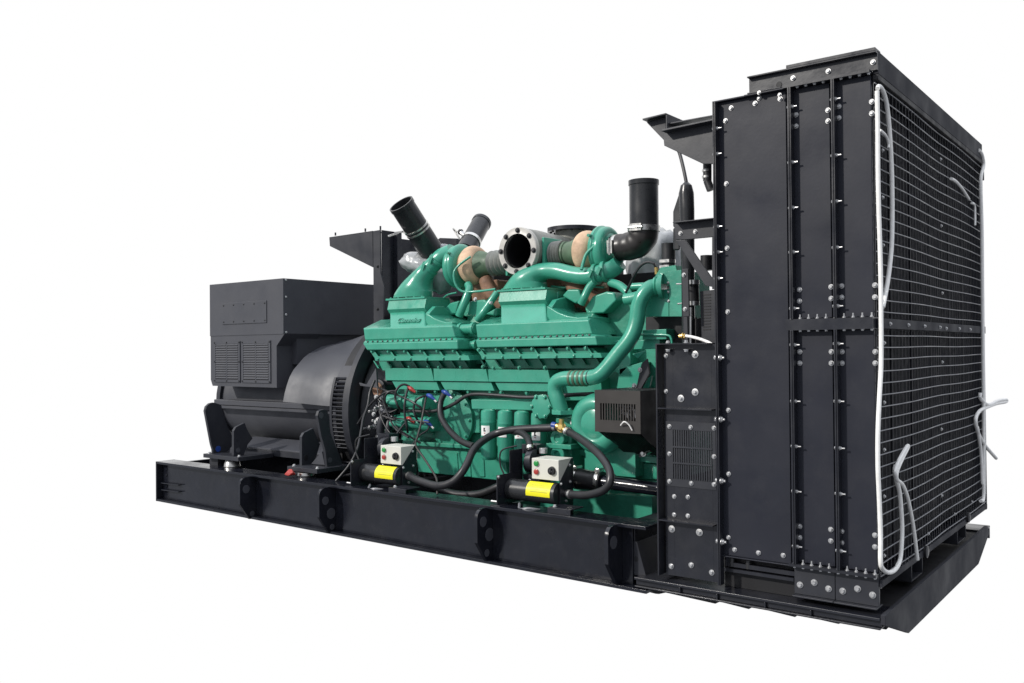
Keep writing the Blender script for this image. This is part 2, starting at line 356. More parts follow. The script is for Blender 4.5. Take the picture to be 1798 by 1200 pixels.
g.box((fx0, -.004, gz1+.002), (fx1, -.0006, fz1)); g.box((fx0, -.004, fz0), (fx1, -.0006, gz0-.002)); g.box((fx0, -.004, gz0-.0015), (gx0-.002, -.0006, gz1+.0015)); g.box((gx1+.002, -.004, gz0-.0015), (fx1, -.0006, gz1+.0015))
nb = 17
for i in range(nb): x = gx0+(gx1-gx0)*(i+.5)/nb; g.box((x-.0035, -.003, gz0-.001), (x+.0035, .004, gz1+.001))
for t in (.345, .675): z = gz1+(gz0-gz1)*t; g.box((gx0-.001, -.008, z-.004), (gx1+.001, -.0031, z+.004))
g = g.build('grille', sp, .0)
bolts(g, [(1175.5,749),(1213,750.5),(1254,752),(1175.5,797),(1254,802),(1175.5,845.5),(1214,849),(1254,851)], Y=-.004)
# lower right foot plates
for xa, xb, bl in ((PY(1395,1040,0).x, PY(1467,1040,0).x-.002, [(1405,1027),(1430,1023),(1455,1034)]), (PY(1467,1040,0).x, .004, [(1480,1038),(1506,1034),(1532.5,1045)])):
    m = MB().mat('dgrey'); m.box((xa, 0, -.012), (xb, .02, .1165)); m.box((xa, -.03, -.020), (xb, .06, -.0125)); m = m.build('foot_plate', rad, .002); bolts(m, bl, Y=0, s=1.25)
m = MB().mat('deep'); m.box((X0, .06, -.0445), (X1+.0, .075, .111)); m.mat('black'); m.box((X0+.01, .02, .035), (X1, .05, .05)); m.mat('dbolt'); m.cyl((X0+.05,.03,.06), (X0+.05,.03,.1), .012); m.cyl((X0+.13,.03,.06), (X0+.13,.03,.1), .012); m.build('foot_plate', rad)
# rubber bump stops and clamps below the guard
m = MB().mat('rubber')
for px, py in ((1617,968), (1692,908)):
    m = MB().mat('rubber'); p = PX(px, py, .0); m.lathe(p+EX*.0, EX, [(0,.028),(.03,.030),(.034,.02)], 18); m.bar(p+V((-.02,-.05,-.03)), p+V((-.02,.05,-.03)), .03, EZ, .02); m.build('rubber_stop', rad)
# gusset bracket on the radiator's engine side
Yg = .10
out = [(1184,394),(1256,385),(1262,508),(1249,508),(1240,500),(1200,440),(1186,428)]
m = MB().mat('dgrey')
m.prism(pyl([(1183,391),(1256,384),(1256,416),(1203,421),(1186,421)], Yg), (0,.012,0)); m.prism(pyl([(1186,422),(1203,421.5),(1253,493),(1262,506),(1238,502)], Yg+.001), (0,.012,0)); m.prism(pyl([(1250,416.6),(1262,415),(1264,508),(1250,508)], Yg-.001), (0,.012,0))
m.prism(pyl([(1181,390),(1257,382),(1257,384),(1181,392)], Yg-.05), (0,.12,0))
gb = m.build('gusset_bracket', rad, .002); bolts(gb, [(1195,410),(1221,407)], Y=Yg)
m = MB().mat('dgrey'); m.prism(pyl([(1164,233),(1256,216),(1256,288),(1234,288),(1166,256)], .12), (0,.012,0)); m.prism(pyl([(1161,227.5),(1256,208),(1256,211),(1161,231)], .06), (0,.09,0)); m.build('header_bracket', rad, .002)
m = MB().mat('dgrey'); m.prism(pyl([(1135,215),(1169,206),(1169,250),(1164,245)], .55), (0,.01,0)); m.prism(pyl([(1128,208.5),(1169,198.5),(1169,201),(1128,211.5)], .50), (0,.3,0)); a = PY(1169,202,.50); b = PY(1169,245,.50)
m.prism([a, b, b+V((0,.3,.02)), a+V((0,.3,0))], (.008,0,0)); m.box((a.x+.009, .52, a.z-.05), (-.702, .60, a.z-.042)); m.build('header_bracket', rad, .002)
# louvred side of the fan shroud seen above the support plate
m = MB().mat('dgrey'); Yl = .30
m.prism(pyl([(1229,512),(1262,508),(1262,604),(1232,604)], Yl), (0,.3,0)); m.mat('deep')
for i in range(13): y = 517+i*5.1; m.prism(pyl([(1234,y),(1248,y-.6),(1248,y+1.4),(1234,y+2)], Yl-.002), (0,.0015,0))
m.build('fan_shroud', rad)
m = MB().mat('deep'); m.prism(pyl([(1214,560),(1262,556),(1262,612),(1214,612)], .5), (0,.8,0)); m.build('fan_guard', rad)

# ================================================================== HEADER PIPES between engine and radiator
ep = thing('coolant_riser', 'black vertical coolant pipe with rounded top behind the gusset bracket', 'pipe', PY(1207,600,.42))
m = MB().mat('tube'); a = PY(1207,334,.42); r = 11.5*mpp(a)
m.tube([PY(1209,620,.42), PY(1208,480,.42), PY(1206,370,.42), PY(1205,340,.42), PY(1205,326,.42), PY(1205,319,.42)], [r,r,r*1.15,r*1.15,r*.85,r*.2], 20); m.build('riser_pipe', ep)
m = MB().mat('tube'); m.hull(pyl([(1196,330),(1203,328),(1203,400),(1182,400),(1182,372)], .46)+pyl([(1196,330),(1203,328),(1203,400),(1182,400),(1182,372)], .60)); m.hull(pyl([(1182,400),(1194,400),(1194,440),(1182,440)], .46)+pyl([(1182,400),(1194,400),(1194,440),(1182,440)], .56)); m.build('side_tank', ep, .01)
m = MB().mat('rubber'); m.tube(sm([PY(1205,320,.42), PY(1200,296,.43), PY(1194,272,.45), PY(1190,262,.46)]), 3.2*mpp(a), 10); m.build('vent_hose', ep)
m = MB().mat('steel')
for y in (496,533): p = PY(1218,y,.30); m.cyl(p-EZ*.011, p+EZ*.011, 10*mpp(p), 20)
m.mat('rubber'); p = PY(1216,515,.32); m.cyl(PY(1217,530,.33), PY(1216,499,.33), 11*mpp(p), 20); m.build('clamp', ep)
m = MB().mat('dgrey'); m.prism(pyl([(1197,473),(1208,472),(1210,556),(1199,556)], .22), (0,.012,0)); m.prism(pyl([(1200,556.5),(1207,556.5),(1208,606),(1201,606)], .225), (0,.01,0)); st = m.build('stay_bracket', ep, .002)
bolts(st, [(1201,483),(1203,543)], Y=.22)
m = MB().mat('steel'); m.cyl(PY(1213,540,.26), PY(1213,604,.26), .006, 8); m.cyl(PY(1188,499,.25), PY(1197,499,.24), .004, 8); m.cyl(PY(1190,534,.25), PY(1198,533,.24), .004, 8); m.build('tie_rod', ep)
m = MB().mat('rubber'); p = PY(1241,290,.25); m.cyl(PY(1242,288,.25), PY(1242,318,.25), 7.5*mpp(p), 16); m.cyl(PY(1242,318,.25), PY(1248,334,.25), 7*mpp(p), 16); m.mat('steel'); m.cyl(PY(1241,298,.25), PY(1241,302,.25), 8.4*mpp(p), 16); m.cyl(PY(1241,309,.25), PY(1241,313,.25), 8.4*mpp(p), 16); m.build('header_hose', ep)
m = MB().mat('rubber'); p = PY(1239,455,.6); m.cyl(PY(1241,475,.6), PY(1241,449,.6), 11*mpp(p), 18); m.build('return_hose', ep)
m = MB().mat('cord'); m.tube(path([(1203,590,.1),(1215,592,.09),(1230,596,.08),(1243,601,.07),(1252,606,.06)]), .0075, 10); m.mat('brass'); m.cyl(PY(1193,591,.1), PY(1203,590,.1), .011, 12); m.bolt(PY(1199,590.5,.1), EX, .013); tag(m.build('drain_tube'), 'clear white plastic tube with brass fitting above the black support plate', 'tube')

# ================================================================== ALTERNATOR
alt = thing('alternator', 'dark grey alternator with louvred terminal box at the far left end', 'alternator', (-4.4, 1.17, .22))
YT = .40; YC = 1.17
tA, tB = PY(368,502,YT), PY(497,487,YT); zt = (tA.z+tB.z)/2; zb = PY(430,589,YT).z; x0, x1 = tA.x, tB.x
m = MB().mat('grey'); m.box((x0, YT, zb), (x1, 1.94, zt)); m.mat('bolt')
for y in (492,522,553,584): z = PY(499,y,YT+.02).z; m.lathe((x1, YT+.025, z), EX, [(0,.010),(.004,.010),(.006,.006)], 10)
tbx = m.build('terminal_box', alt, .006)
q = [PY(391,533,YT), PY(468.5,526,YT), PY(468.5,567,YT), PY(391,572,YT)]
m = MB().mat('grey'); m.box((q[0].x, YT-.006, q[2].z), (q[1].x, YT-.0006, q[0].z)); m.mat('dbolt')
for i in range(5):
    x = q[0].x+.02+(q[1].x-q[0].x-.04)*i/4
    for z in (q[0].z-.02, q[2].z+.02): m.lathe((x, YT-.0062, z), -EY, [(0,.008),(.004,.006)], 10)
m.build('access_panel', tbx, .002)
# louvre box under the terminal box
lx1 = PY(485,640,YT).x; lz0 = .82
m = MB().mat('grey'); m.prism([(x0+.03, YT+.004, lz0), (lx1, YT+.004, lz0), (lx1, YT+.004, zb-.09), (lx1+.10, YT+.004, zb+.004), (x0+.004, YT+.004, zb+.004), (x0+.004, YT+.004, lz0+.05)], (0, .35, 0)); m.box((x0+.15, .55, 1.0), (x1-.03, 1.8, zb+.003))
lb = m.build('louvre_box', alt, .0)
for xa, xb in ((376,421.5),(424.5,475)):
    a, b = PY(xa,602,YT).x, PY(xb,602,YT).x; za, zc = PY(425,672,YT).z, PY(425,599,YT).z
    m = MB().mat('grey'); fr = .022; mid = (a+b)/2
    m.box((a, YT-.004, za), (a+fr, YT+.0034, zc)); m.box((b-fr, YT-.004, za), (b, YT+.0034, zc)); m.box((a+fr+.0005, YT-.004, za), (b-fr-.0005, YT+.0034, za+fr)); m.box((a+fr+.0005, YT-.004, zc-fr), (b-fr-.0005, YT+.0034, zc)); m.box((mid-.006, YT-.004, za+fr+.0005), (mid+.006, YT+.0034, zc-fr-.0005))
    m.mat('deep'); m.box((a+fr, YT+.0012, za+fr), (b-fr, YT+.0036, zc-fr)); m.mat('grey')
    for u, w in ((a+fr+.004, mid-.0065), (mid+.0065, b-fr-.004)):
        for i in range(15):
            z = za+fr+.008+(zc-za-2*fr-.012)*i/14.5; m.prism([(u, YT-.006, z), (u, YT+.001, z+.012), (u, YT+.001, z+.015), (u, YT-.006, z+.005)], (w-u, 0, 0))
    m.mat('dbolt')
    for x in (a+.011, mid, b-.011):
        for z in (za+.011, (za+zc)/2, zc-.011):
            if x == mid and z == (za+zc)/2: continue
            m.lathe((x, YT-.0042, z), -EY, [(0,.008),(.005,.006)], 10)
    m.build('vent_grille', lb)
m = MB().mat('dgrey'); m.lathe((x0-.004, .62, 1.02), -EX, [(0,.16),(.03,.15),(.04,.08)], 24); m.build('side_cap', lb)
# drum body
ZC = .66
def ringpts(x, prof, n=40):  # mirrored closed profile (y,z) about YC
    return [V((x, y, z)) for y, z in prof]
def superel(hw, zt_, zb_, n=48, e=2.4):
    r = []
    for i in range(n):
        a = 2*math.pi*i/n; c, s_ = math.cos(a), math.sin(a); zc = .66; h = (zt_-zc) if s_ > 0 else (zc-zb_)
        r.append((YC+hw*math.copysign(abs(c)**(2/e), c), zc+h*math.copysign(abs(s_)**(2/e), s_)))
    return r
m = MB().mat('grey'); xd0 = PY(389,690,.60).x; xd1 = -4.08
pr = superel(.60, 1.20, .27, e=2.1)
m.rings([ringpts(xd0, superel(.57, 1.18, .29, e=2.1)), ringpts(xd0+.03, pr), ringpts(xd1, pr)])
m.build('drum', alt, .0)
m = MB().mat('grey'); a = PY(385,704,.50); b = PY(571,714,.50)
m.box((xd0+.05, .49, .655), (-3.98, .62, .70)); m.box((xd0+.05, .50, .625), (-4.0, .62, .654)); m.build('side_ledge', alt, .006)
# end bells
m = MB().mat('dgrey'); pr2 = superel(.625, 1.20, .26, e=2.2); m.rings([ringpts(xd0-.03, superel(.59,1.15,.28,e=2.2)), ringpts(xd0, pr2), ringpts(xd0+.05, pr2)]); m.build('end_bell', alt)
# smooth fan cover (lofted) and louvre band, front ring
def prof_cover(pts, x):
    P_ = [(p.y, p.z) for p in pxl(pts, x)]; P_ = [q for q in P_ if q[0] < YC-.02]
    top = max(z for y, z in P_)
    P_.append((YC, top+.006)); R_ = P_ + [(2*YC-y, z) for y, z in P_[-2::-1]]
    return R_
def resample(P_, n):
    L = [0]; 
    for a, b in zip(P_, P_[1:]): L.append(L[-1]+math.hypot(b[0]-a[0], b[1]-a[1]))
    out = []
    for i in range(n):
        t = L[-1]*i/(n-1); k = 0
        while k < len(L)-2 and L[k+1] < t: k += 1
        u = (t-L[k])/max(1e-9, L[k+1]-L[k]); out.append((P_[k][0]+(P_[k+1][0]-P_[k][0])*u, P_[k][1]+(P_[k+1][1]-P_[k][1])*u))
    return out
back = resample(prof_cover([(497,706),(500,689),(507,665),(515,650),(537,624),(564,609),(590,603.5)], -4.42), 33)
def circ(R, a0, a1, n=33, zc=.645): return [(YC-R*math.cos(a), zc+R*math.sin(a)) for a in [a0+(a1-a0)*i/(n-1) for i in range(n)]]
front = circ(.735, .18, math.pi-.18, zc=.56)
m = MB().mat('grey'); secs = []
for k in range(7):
    t = k/6; s_ = t*t*(3-2*t); secs.append([V((-4.42+.42*t, a[0]*(1-s_)+b[0]*s_, a[1]*(1-s_)+b[1]*s_)) for a, b in zip(back, front)])
n = 33
vs = [p for s_ in secs for p in s_]; fs = [[k*n+i, k*n+i+1, (k+1)*n+i+1, (k+1)*n+i] for k in range(6) for i in range(n-1)]
fs.append([i for i in range(n)]); fs.append([6*n+i for i in range(n)]); fs.append([0, n-1]+[] if False else [k*n for k in range(7)]+[k*n+n-1 for k in range(6,-1,-1)])
m.add(vs, fs)
m.mat('dbolt')
cov = m.build('fan_cover', alt, sharp=40)
m = MB().mat('grey')   # overhanging lip
def arcband(m, xa, xb, R, a0, a1, th=.012, n=28, zc=.645):
    o = circ(R, a0, a1, n, zc); i_ = circ(R-th, a0, a1, n, zc)
    vs = [V((xa,)+p) for p in o]+[V((xb,)+p) for p in o]+[V((xa,)+p) for p in i_]+[V((xb,)+p) for p in i_]; fs = []
    for k in range(n-1): fs += [[k, k+1, n+k+1, n+k], [2*n+k, 2*n+k+1, 3*n+k+1, 3*n+k], [k, k+1, 2*n+k+1, 2*n+k], [n+k, n+k+1, 3*n+k+1, 3*n+k]]
    fs += [[0, n, 3*n, 2*n], [n-1, 2*n-1, 4*n-1, 3*n-1]]; m.add(vs, fs)
arcband(m, -3.999, -3.86, .752, .42, math.pi-.42, zc=.565); m.build('cover_lip', alt, .004)
m = MB().mat('dgrey')   # louvred band
arcband(m, -3.998, -3.975, .745, -1.25, .36); arcband(m, -3.86, -3.835, .745, -1.25, .36)
for i in range(38):
    a = -1.2+1.55*i/37
    if i in (17,18,19): continue
    c, s_ = math.cos(a), math.sin(a); p = V((0, YC-.735*c, (.645)+.735*s_)); tdir = V((0, s_, c)); nrm = V((0, -c, s_))
    m.prism([V((-3.975,0,0))+p-tdir*.005-nrm*.02, V((-3.975,0,0))+p-tdir*.005+nrm*.002, V((-3.975,0,0))+p+tdir*.005+nrm*.009, V((-3.975,0,0))+p+tdir*.009+nrm*.006], (.115,0,0))
m.mat('deep'); m.lathe((-3.97, YC, .645), EX, [(0,.71),(.13,.71)], 64); m.build('louvre_band', alt)
m = MB().mat('dgrey'); m.lathe((-3.834, YC, .645), EX, [(0,.735),(.0,.755),(.05,.755),(.055,.74),(.055,.66),(.02,.64),(.02,.3)], 72); m.build('end_ring', alt)
m = MB().mat('dgrey'); m.lathe((-3.80, YC, .645), EX, [(0,.62),(.10,.55),(.14,.54),(.14,.50)], 56); m.mat('bolt')
for i in range(26):
    a = -1.5+3.2*i/25; m.bolt((-3.659, YC-.52*math.cos(a), .645+.52*math.sin(a)), EX, .010)
m.build('flywheel_housing', alt)
m = MB().mat('grey'); m.prism(pyl([(643,676),(660,646),(662,677),(664,682),(632,678),(630,672)], .50), (0,.015,0)); m.build('ring_bracket', alt, .003)
# feet and lifting ears
ZF = .30
def ear(name, pts, X, mat='dgrey', hole=None, hm='grey', r=.02, t=.025):
    m = MB().mat(mat); m.prism(pxl(pts, X), (t, 0, 0))
    for h, k, rr in (hole or []): m.mat(k); c = PX(h[0], h[1], X+t); m.lathe(c+EX*.0004, EX, [(0, rr), (.002, rr*.97)], 18)
    return m.build(name, alt, .005)
ear('lifting_ear', [(357,722),(359,714),(365,708.5),(372,707),(379,709),(385,711),(388,722),(396,748),(405,766),(416,790),(398,803),(371,803),(371,790),(368,780)], -5.0, hole=[((366,719),'dgrey',.022),((383,788.5),'blue',.024)])
ear('foot_gusset', [(407,800),(407,757),(411,750),(426,742.5),(431,755),(440,770),(432,780),(424,800)], -4.70, hole=[((418,791),'grey',.020),((417.5,771.5),'dgrey',.013)])
ear('lifting_ear', [(553.5,730),(556,722),(561,719.5),(566,719),(571,722),(574,735),(576,760),(584,780),(592,800),(598,818),(586,826),(571,824),(567,790),(560,765)], -3.78, hole=[((564,730),'grey',.022),((579.5,808.5),'grey',.020)])
ear('foot_gusset', [(526,818),(526,767),(530,760),(546,752),(550,762),(558,780),(552,800),(545,818)], -3.99, hole=[((537,804),'deep',.020)])
def foot(xa, xb, ya, yb, z):
    m = MB().mat('dgrey'); m.box((xa, ya, z-.03), (xb, yb, z)); m.mat('bolt'); m.bolt((xb-.03, ya+.03, z), EZ, .011); m.bolt((xa+.04, ya+.03, z), EZ, .011); m.build('foot_pad', alt, .004)
a = PZ(366,799,.31); b = PZ(422,806,.31)
foot(-5.03, -4.58, .045, .36, .315); foot(-4.02, -3.70, .055, .36, .290)
for X_, tri in ((-4.86, [(391,802),(407,784),(407,803)]), (-3.86, [(546,815),(565,793),(570,817)])):
    m = MB().mat('grey'); m.prism(pyl(tri, .20), (0,.015,0)); m.build('foot_gusset', alt, .002)
for xc, zt_ in ((-4.77, .284), (-3.90, .259)):
    m = MB().mat('rubber'); m.lathe((xc, .125, .2125), EZ, [(0,.075),(.012,.075),(.016,.06)], 28); m.mat('steel'); m.lathe((xc, .125, .229), EZ, [(0,.062),(.02,.058),(zt_-.2295,.045)], 28); m.build('isolator', alt)
    m = MB().mat('dgrey'); m.lathe((xc, 2.2, .2125), EZ, [(0,.075),(zt_-.213,.05)], 24); m.box((xc-.2, 2.0, zt_), (xc+.2, 2.33, zt_+.03)); m.box((xc-.1,2.05,zt_+.031),(xc-.07,2.25,.62)); m.build('isolator', alt)
m = MB().mat('dgrey'); m.box((-5.03,.10,.222),(-4.92,.33,.284)); m.build('foot_block', alt, .003)
# lower tray between the feet
q = [PY(438,767,.52), PY(521,774,.52)]; p0 = PY(424,784,.36); p1 = PY(520,793,.36)
m = MB().mat('grey'); m.prism([(q[0].x, .56, q[0].z), (-4.0, .56, q[0].z-.0), (-4.0, .37, p0.z), (p0.x, .37, p0.z)], (0, .0, -.012)); m.mat('dgrey'); m.box((p0.x, .372, p0.z-.055), (-3.98, .382, p0.z-.013)); m.build('lower_tray', alt, .002)
m = MB().mat('deep'); m.box((-4.52,.9,.21),(-4.40,1.0,.38)); m.build('tray_leg', alt)

# ================================================================== AIR FILTER STAND behind the alternator
std = thing('filter_stand', 'black post and tapered gusset arm standing behind the terminal box', 'bracket', PY(670,560,.95))
m = MB().mat('dgrey'); Yp = .95
m.prism(pyl([(578,418),(654,407),(655,470),(579,432.5)], Yp), (0,.014,0)); m.prism(pyl([(578,416.8),(654,405.6),(654,406.8),(578,418)], Yp-.0), (0,.12,0)); m.build('gusset_arm', std, .002)
m = MB().mat('dgrey'); m.prism(pyl([(655,406),(667,404),(668,480),(674,503),(673,575),(656,575)], Yp-.02), (0,.014,0)); m.build('post', std, .002)
m = MB().mat('black'); xb_ = PY(667.5,450,Yp-.02).x; zt_ = PY(667,404,Yp-.02).z; m.box((xb_-.001, Yp-.0055, 1.2), (xb_+.008, Yp+.17, zt_)); m.box((xb_+.009, Yp+.12, 1.2), (xb_+.05, Yp+.17, zt_-.003)); m.build('post', std, .002)
m = MB().mat('black'); m.box((xb_+.0, Yp+.1705, 1.2), (xb_+.012, Yp+1.0, zt_-.05)); m.build('back_plate', std, .002)
m = MB().mat('black')
for px, py in ((589,414),(641.5,407)): p = PY(px, py, Yp+.03); m.cyl(p, p+EZ*.025, .007, 10)
p = PY(668,404,Yp); m.cyl(p, p+EZ*.03, .007, 10); m.mat('dbolt')
for px, py in ((663,543),(663,468)): m.bolt(PY(px,py,Yp-.021), -EY, .009)
m.build('stud', std)
m = MB().mat('black'); q = PY(778,418,1.5); m.prism(pyl([(764,424),(772,418),(802,419),(802,434),(766,434)], 1.5), (0,.12,0)); tag(m.build('far_bracket', None, .003), 'small black bracket end peeking out behind the two tilted intake tubes', 'bracket')

# ================================================================== DIESEL ENGINE
eng = thing('diesel_engine', 'big green twin-bank diesel engine with turbochargers, between alternator and radiator', 'engine', (-2.6, 1.17, .22))
def ph(m, pts, Ya, dy, shrink=None):   # prism from photo outline
    return m.prism(pyl(pts, Ya), (0, dy, 0))
# hidden core of the engine
m = MB().mat('dgreen'); m.box((-3.55, .72, .30), (-1.42, 1.62, 1.12)); m.box((-3.50, .85, 1.121), (-1.40, 1.5, 1.30)); m.mat('deep'); m.box((-3.66, .80, .3), (-3.551, 1.55, 1.1)); m.build('engine_block', eng, .01)
m = MB().mat('dgreen')
for s_ in range(6):
    x = -3.35+s_*.34; m = MB().mat('dgreen'); m.hull([(x, .78, 1.2), (x+.29, .78, 1.2), (x, 1.0, 1.2), (x+.29, 1.0, 1.2), (x+.02, .86, 1.42), (x+.27, .86, 1.42), (x+.02, 1.03, 1.40), (x+.27, 1.03, 1.40)])
    m.build('rocker_cover', eng, .012)
# intake manifolds
def manifold(lip, ledge, face, rooftop, collar, boss, ramp, arch, nbolt, endx):
    mg = MB().mat('green'); Y0 = .42
    # bolt lip and chamfered lower edge
    a, b, c, d = pyl(lip, Y0)
    mg.hull([a, b, c, d, a+V((0,.50,0)), b+V((.0+endx,.50,0)), c+V((endx,.50,0)), d+V((0,.50,0))])
    q_ = pyl([lip[0], lip[1]], Y0); q2 = pyl(face[:2], Y0+.03); mg.hull([q_[0], q_[1], q2[0], q2[1]] + [p+V((0,.2,0)) for p in (q_[0], q_[1], q2[0], q2[1])])
    a, b, c, d = pyl(face, Y0+.03)      # lowerleft lowerright upperright upperleft
    rl, rr = pyl(rooftop, .70)
    mg.hull([a, b, c, d, rl, rr, a+V((.02,.45,0)), b+V((-.02+endx,.45,0)), V((rl.x, .95, rl.z-.02)), V((rr.x+endx, .95, rr.z-.02))])
    B0, B1 = .455, .575                         # the boss face leans back
    fr = [PY(boss[0][0], boss[0][1], B1), PY(boss[1][0], boss[1][1], B1), PY(boss[2][0], boss[2][1], B0), PY(boss[3][0], boss[3][1], B0)]
    mg.hull(fr + [V((p.x, .86, p.z)) for p in fr])
    mb = mg.build('intake_manifold', eng, .010, 3)
    cm = MB().mat('green'); q = [PY(collar[0][0], collar[0][1], .553), PY(collar[1][0], collar[1][1], .553), PY(collar[2][0], collar[2][1], .535), PY(collar[3][0], collar[3][1], .535)]
    zt = (q[0].z+q[1].z)/2; zm = (q[2].z+q[3].z)/2; xa, xb = q[3].x, q[2].x
    cm.prism([(xa, .553, zt), (xa, .535, zm), (xa, .572, zm-.042), (xa, .80, zm-.042), (xa, .80, zt)], (xb-xa, 0, 0))
    cm.box((q[0].x-.006, .545, q[0].z-.001), (q[1].x+.006, .805, q[0].z+.012))
    for i in range(5): x = q[0].x+.03+(q[1].x-q[0].x-.06)*i/4; cm.bolt((x, .562, q[0].z+.012), EZ, .007)
    cm.build('duct_flange', mb, .005)
    rm = MB().mat('green'); q = pyl(ramp, .50); rm.prism(q, (0, .34, 0)); xr_ = q[1].x-.012
    rm.prism(pxl(arch, xr_), (.040, 0, 0)); rm.build('manifold_ramp', mb, .006)
    bm_ = MB().mat('dbolt'); a, b = pyl(ledge, Y0+.016)
    for i in range(nbolt): p = a.lerp(b, (i+.5)/nbolt); bm_.bolt(p+V((0,-.004,0)), V((0,-1,.5)), .0075, wash=False)
    bm_.build('bolt_row', mb)
    return mb
M1 = manifold([(636,603),(803,597.5),(804,614),(644,615.5)], [(643,601),(800,595.8)], [(640.5,598),(799.5,593),(793.5,572),(637.5,577)], [(668,562),(798,558)],
  [(679.5,528),(745.5,525),(745.5,541),(680,544)], [(684,544),(745,541),(746,575),(684,578)], [(748,577),(748,551),(753,553),(762,559),(772,563),(783,566),(794,566),(794,577)], [(747,573),(747,550),(758,538.5),(772,538.5),(786,552),(786,566)], 17, -.01)
M2 = manifold([(834.5,597.5),(1045.5,590.5),(1049,606.5),(837.5,611)], [(840,596),(1042,589)], [(838,594),(1040,587),(1033,562),(835,570.5)], [(862,557),(1044,548)],
  [(874.5,513),(957,510),(957.5,527),(875,530)], [(879,530),(957,527),(959,566),(879,569)], [(960,566),(960,537),(967,541),(980,549),(996,555),(1014,558),(1033,556),(1033,566)], [(960,564),(960,540),(969,527),(985,522.5),(998,528),(1002,544),(1002,556)], 19, .0)
# embossed name on the first boss
cu = bpy.data.curves.new('lettering', 'FONT'); cu.body = 'Cummins'; cu.size = .062; cu.extrude = .003; cu.align_x = 'CENTER'; cu.offset = .001
to = bpy.data.objects.new('tmp', cu); col.objects.link(to); dg = bpy.context.evaluated_depsgraph_get(); me = bpy.data.meshes.new_from_object(to.evaluated_get(dg)); bpy.data.objects.remove(to)
me.name = 'lettering'; me.materials.clear(); me.materials.append(M['green'])
lo = bpy.data.objects.new('lettering', me); col.objects.link(lo); lo.parent = M1; B_ = PY(716,566,.480); p = B_+V((0,-.0005,0)); lo.location = p-WL[M1]; lo.rotation_euler = (math.pi/2-math.atan2(.12, PY(716,544,.575).z-PY(716,577,.455).z), 0, 0); lo.scale = (.93, 1, 1)
# horn ducts to the turbochargers
def duct(base, stations, tube, dr, name):
    m = MB().mat('green'); rs = []
    for (c, u, v) in stations: rs.append([c+u*math.cos(a)+v*math.sin(a) for a in [2*math.pi*i/28 for i in range(28)]])
    m.rings(rs); m.build(name, eng)
def st_(px, py, Y, hu, hv, tilt):   # centre, half width in x/z rotated by tilt, half depth
    return (PY(px, py, Y), V((math.cos(tilt), 0, math.sin(tilt)))*hu, V((0, hv, 0)))
def horn(sts, n=5):
    # smooth interpolate stations
    cs = sm([s_[0] for s_ in sts], n); us = sm([s_[1] for s_ in sts], n); vs = sm([s_[2] for s_ in sts], n)
    return list(zip(cs, us, vs))
duct(None, horn([st_(725,523,.68,.165,.115,0), st_(727,514,.68,.155,.115,.0), st_(733,503,.68,.118,.11,-.25), st_(740,491,.68,.085,.09,-.55), st_(748,479,.68,.064,.075,-.85), st_(757,469,.69,.058,.062,-.95), st_(767,459,.70,.058,.058,-.95), st_(780,447,.72,.058,.058,-.8), st_(797,440,.76,.058,.058,-.9)]), None, 0, 'charge_duct')
duct(None, horn([st_(921,508,.68,.165,.115,0), st_(924,499,.68,.145,.115,.0), st_(932,488,.68,.105,.11,-.35), st_(945,479.5,.68,.068,.09,-.85), st_(960,476,.68,.055,.065,-1.3), st_(980,476.5,.67,.053,.055,-1.62), st_(1005,482.5,.67,.053,.053,-1.70), st_(1030,485,.67,.053,.053,-1.55), st_(1055,480,.68,.053,.053,-1.4), st_(1076,472,.72,.053,.053,-1.2), st_(1088,462,.77,.05,.05,-.9)]), None, 0, 'charge_duct')
m = MB().mat('dgreen')
for (px, py, ax, Y) in ((755,471,V((.55,.1,.6)),.69), (768,459,V((.6,.15,.6)),.70), (1047,482,V((1,.08,.12)),.675), (1062,477.5,V((1,.2,.2)),.69)):
    m = MB().mat('dgreen'); p = PY(px, py, Y); ax = ax.normalized(); m.lathe(p-ax*.012, ax, [(0,.063),(.004,.066),(.02,.066),(.024,.063)], 30); m.bar(p+V((-.01,-.066,-.02)), p+V((.01,-.066,.02)), .02); m.build('hose_clamp', eng)
# cylinder head row below the manifolds : band, ribs, bolts
for x0_, x1_, ya, yb, nr in ((657,822,626,624.5,6), (844,1054,623,620,7)):
    m = MB().mat('green'); 
    ph(m, [(x0_,ya),(x1_,yb),(x1_+3,yb+8.5),(x0_+2,ya+8)], .445, .3)
    ph(m, [(x0_-8,ya-10),(x1_-14,yb-9),(x1_-3,yb+2),(x0_,ya+2)], .475, .3)
    for i in range(nr):
        x = x0_+4+(x1_-x0_-22)*i/(nr-1); y = ya+(yb-ya)*i/(nr-1)
        m.hull(pyl([(x-8,y-11),(x-4.5,y-11),(x+4,y+1),(x+.5,y+1)], .448)+pyl([(x-8,y-11),(x-4.5,y-11),(x+4,y+1),(x+.5,y+1)], .50))
        m.bolt(PY(x-7, y-8.5, .447), -EY, .011)
        if i % 1 == 0: m.bolt(PY(x+3, y+5, .444), -EY, .008)
    m.mat('dgreen')
    for i in range(nr+2):
        x = x0_+10+(x1_-x0_-8)*i/(nr+1); y = ya+18+(yb-ya)*i/(nr+1)
        m.bolt(PY(x, y, .60), -EY, .013); m.hull(pyl([(x-12,y-10),(x-9.5,y-10),(x-1,y+3),(x-4,y+3)], .56)+pyl([(x-12,y-10),(x-9.5,y-10),(x-1,y+3),(x-4,y+3)], .66))
    ph(m, [(x0_+8,ya+9),(x1_+2,yb+9.5),(x1_+2,yb+27),(x0_+14,ya+25)], .585, .2)
    m.build('cylinder_head', eng, .004)
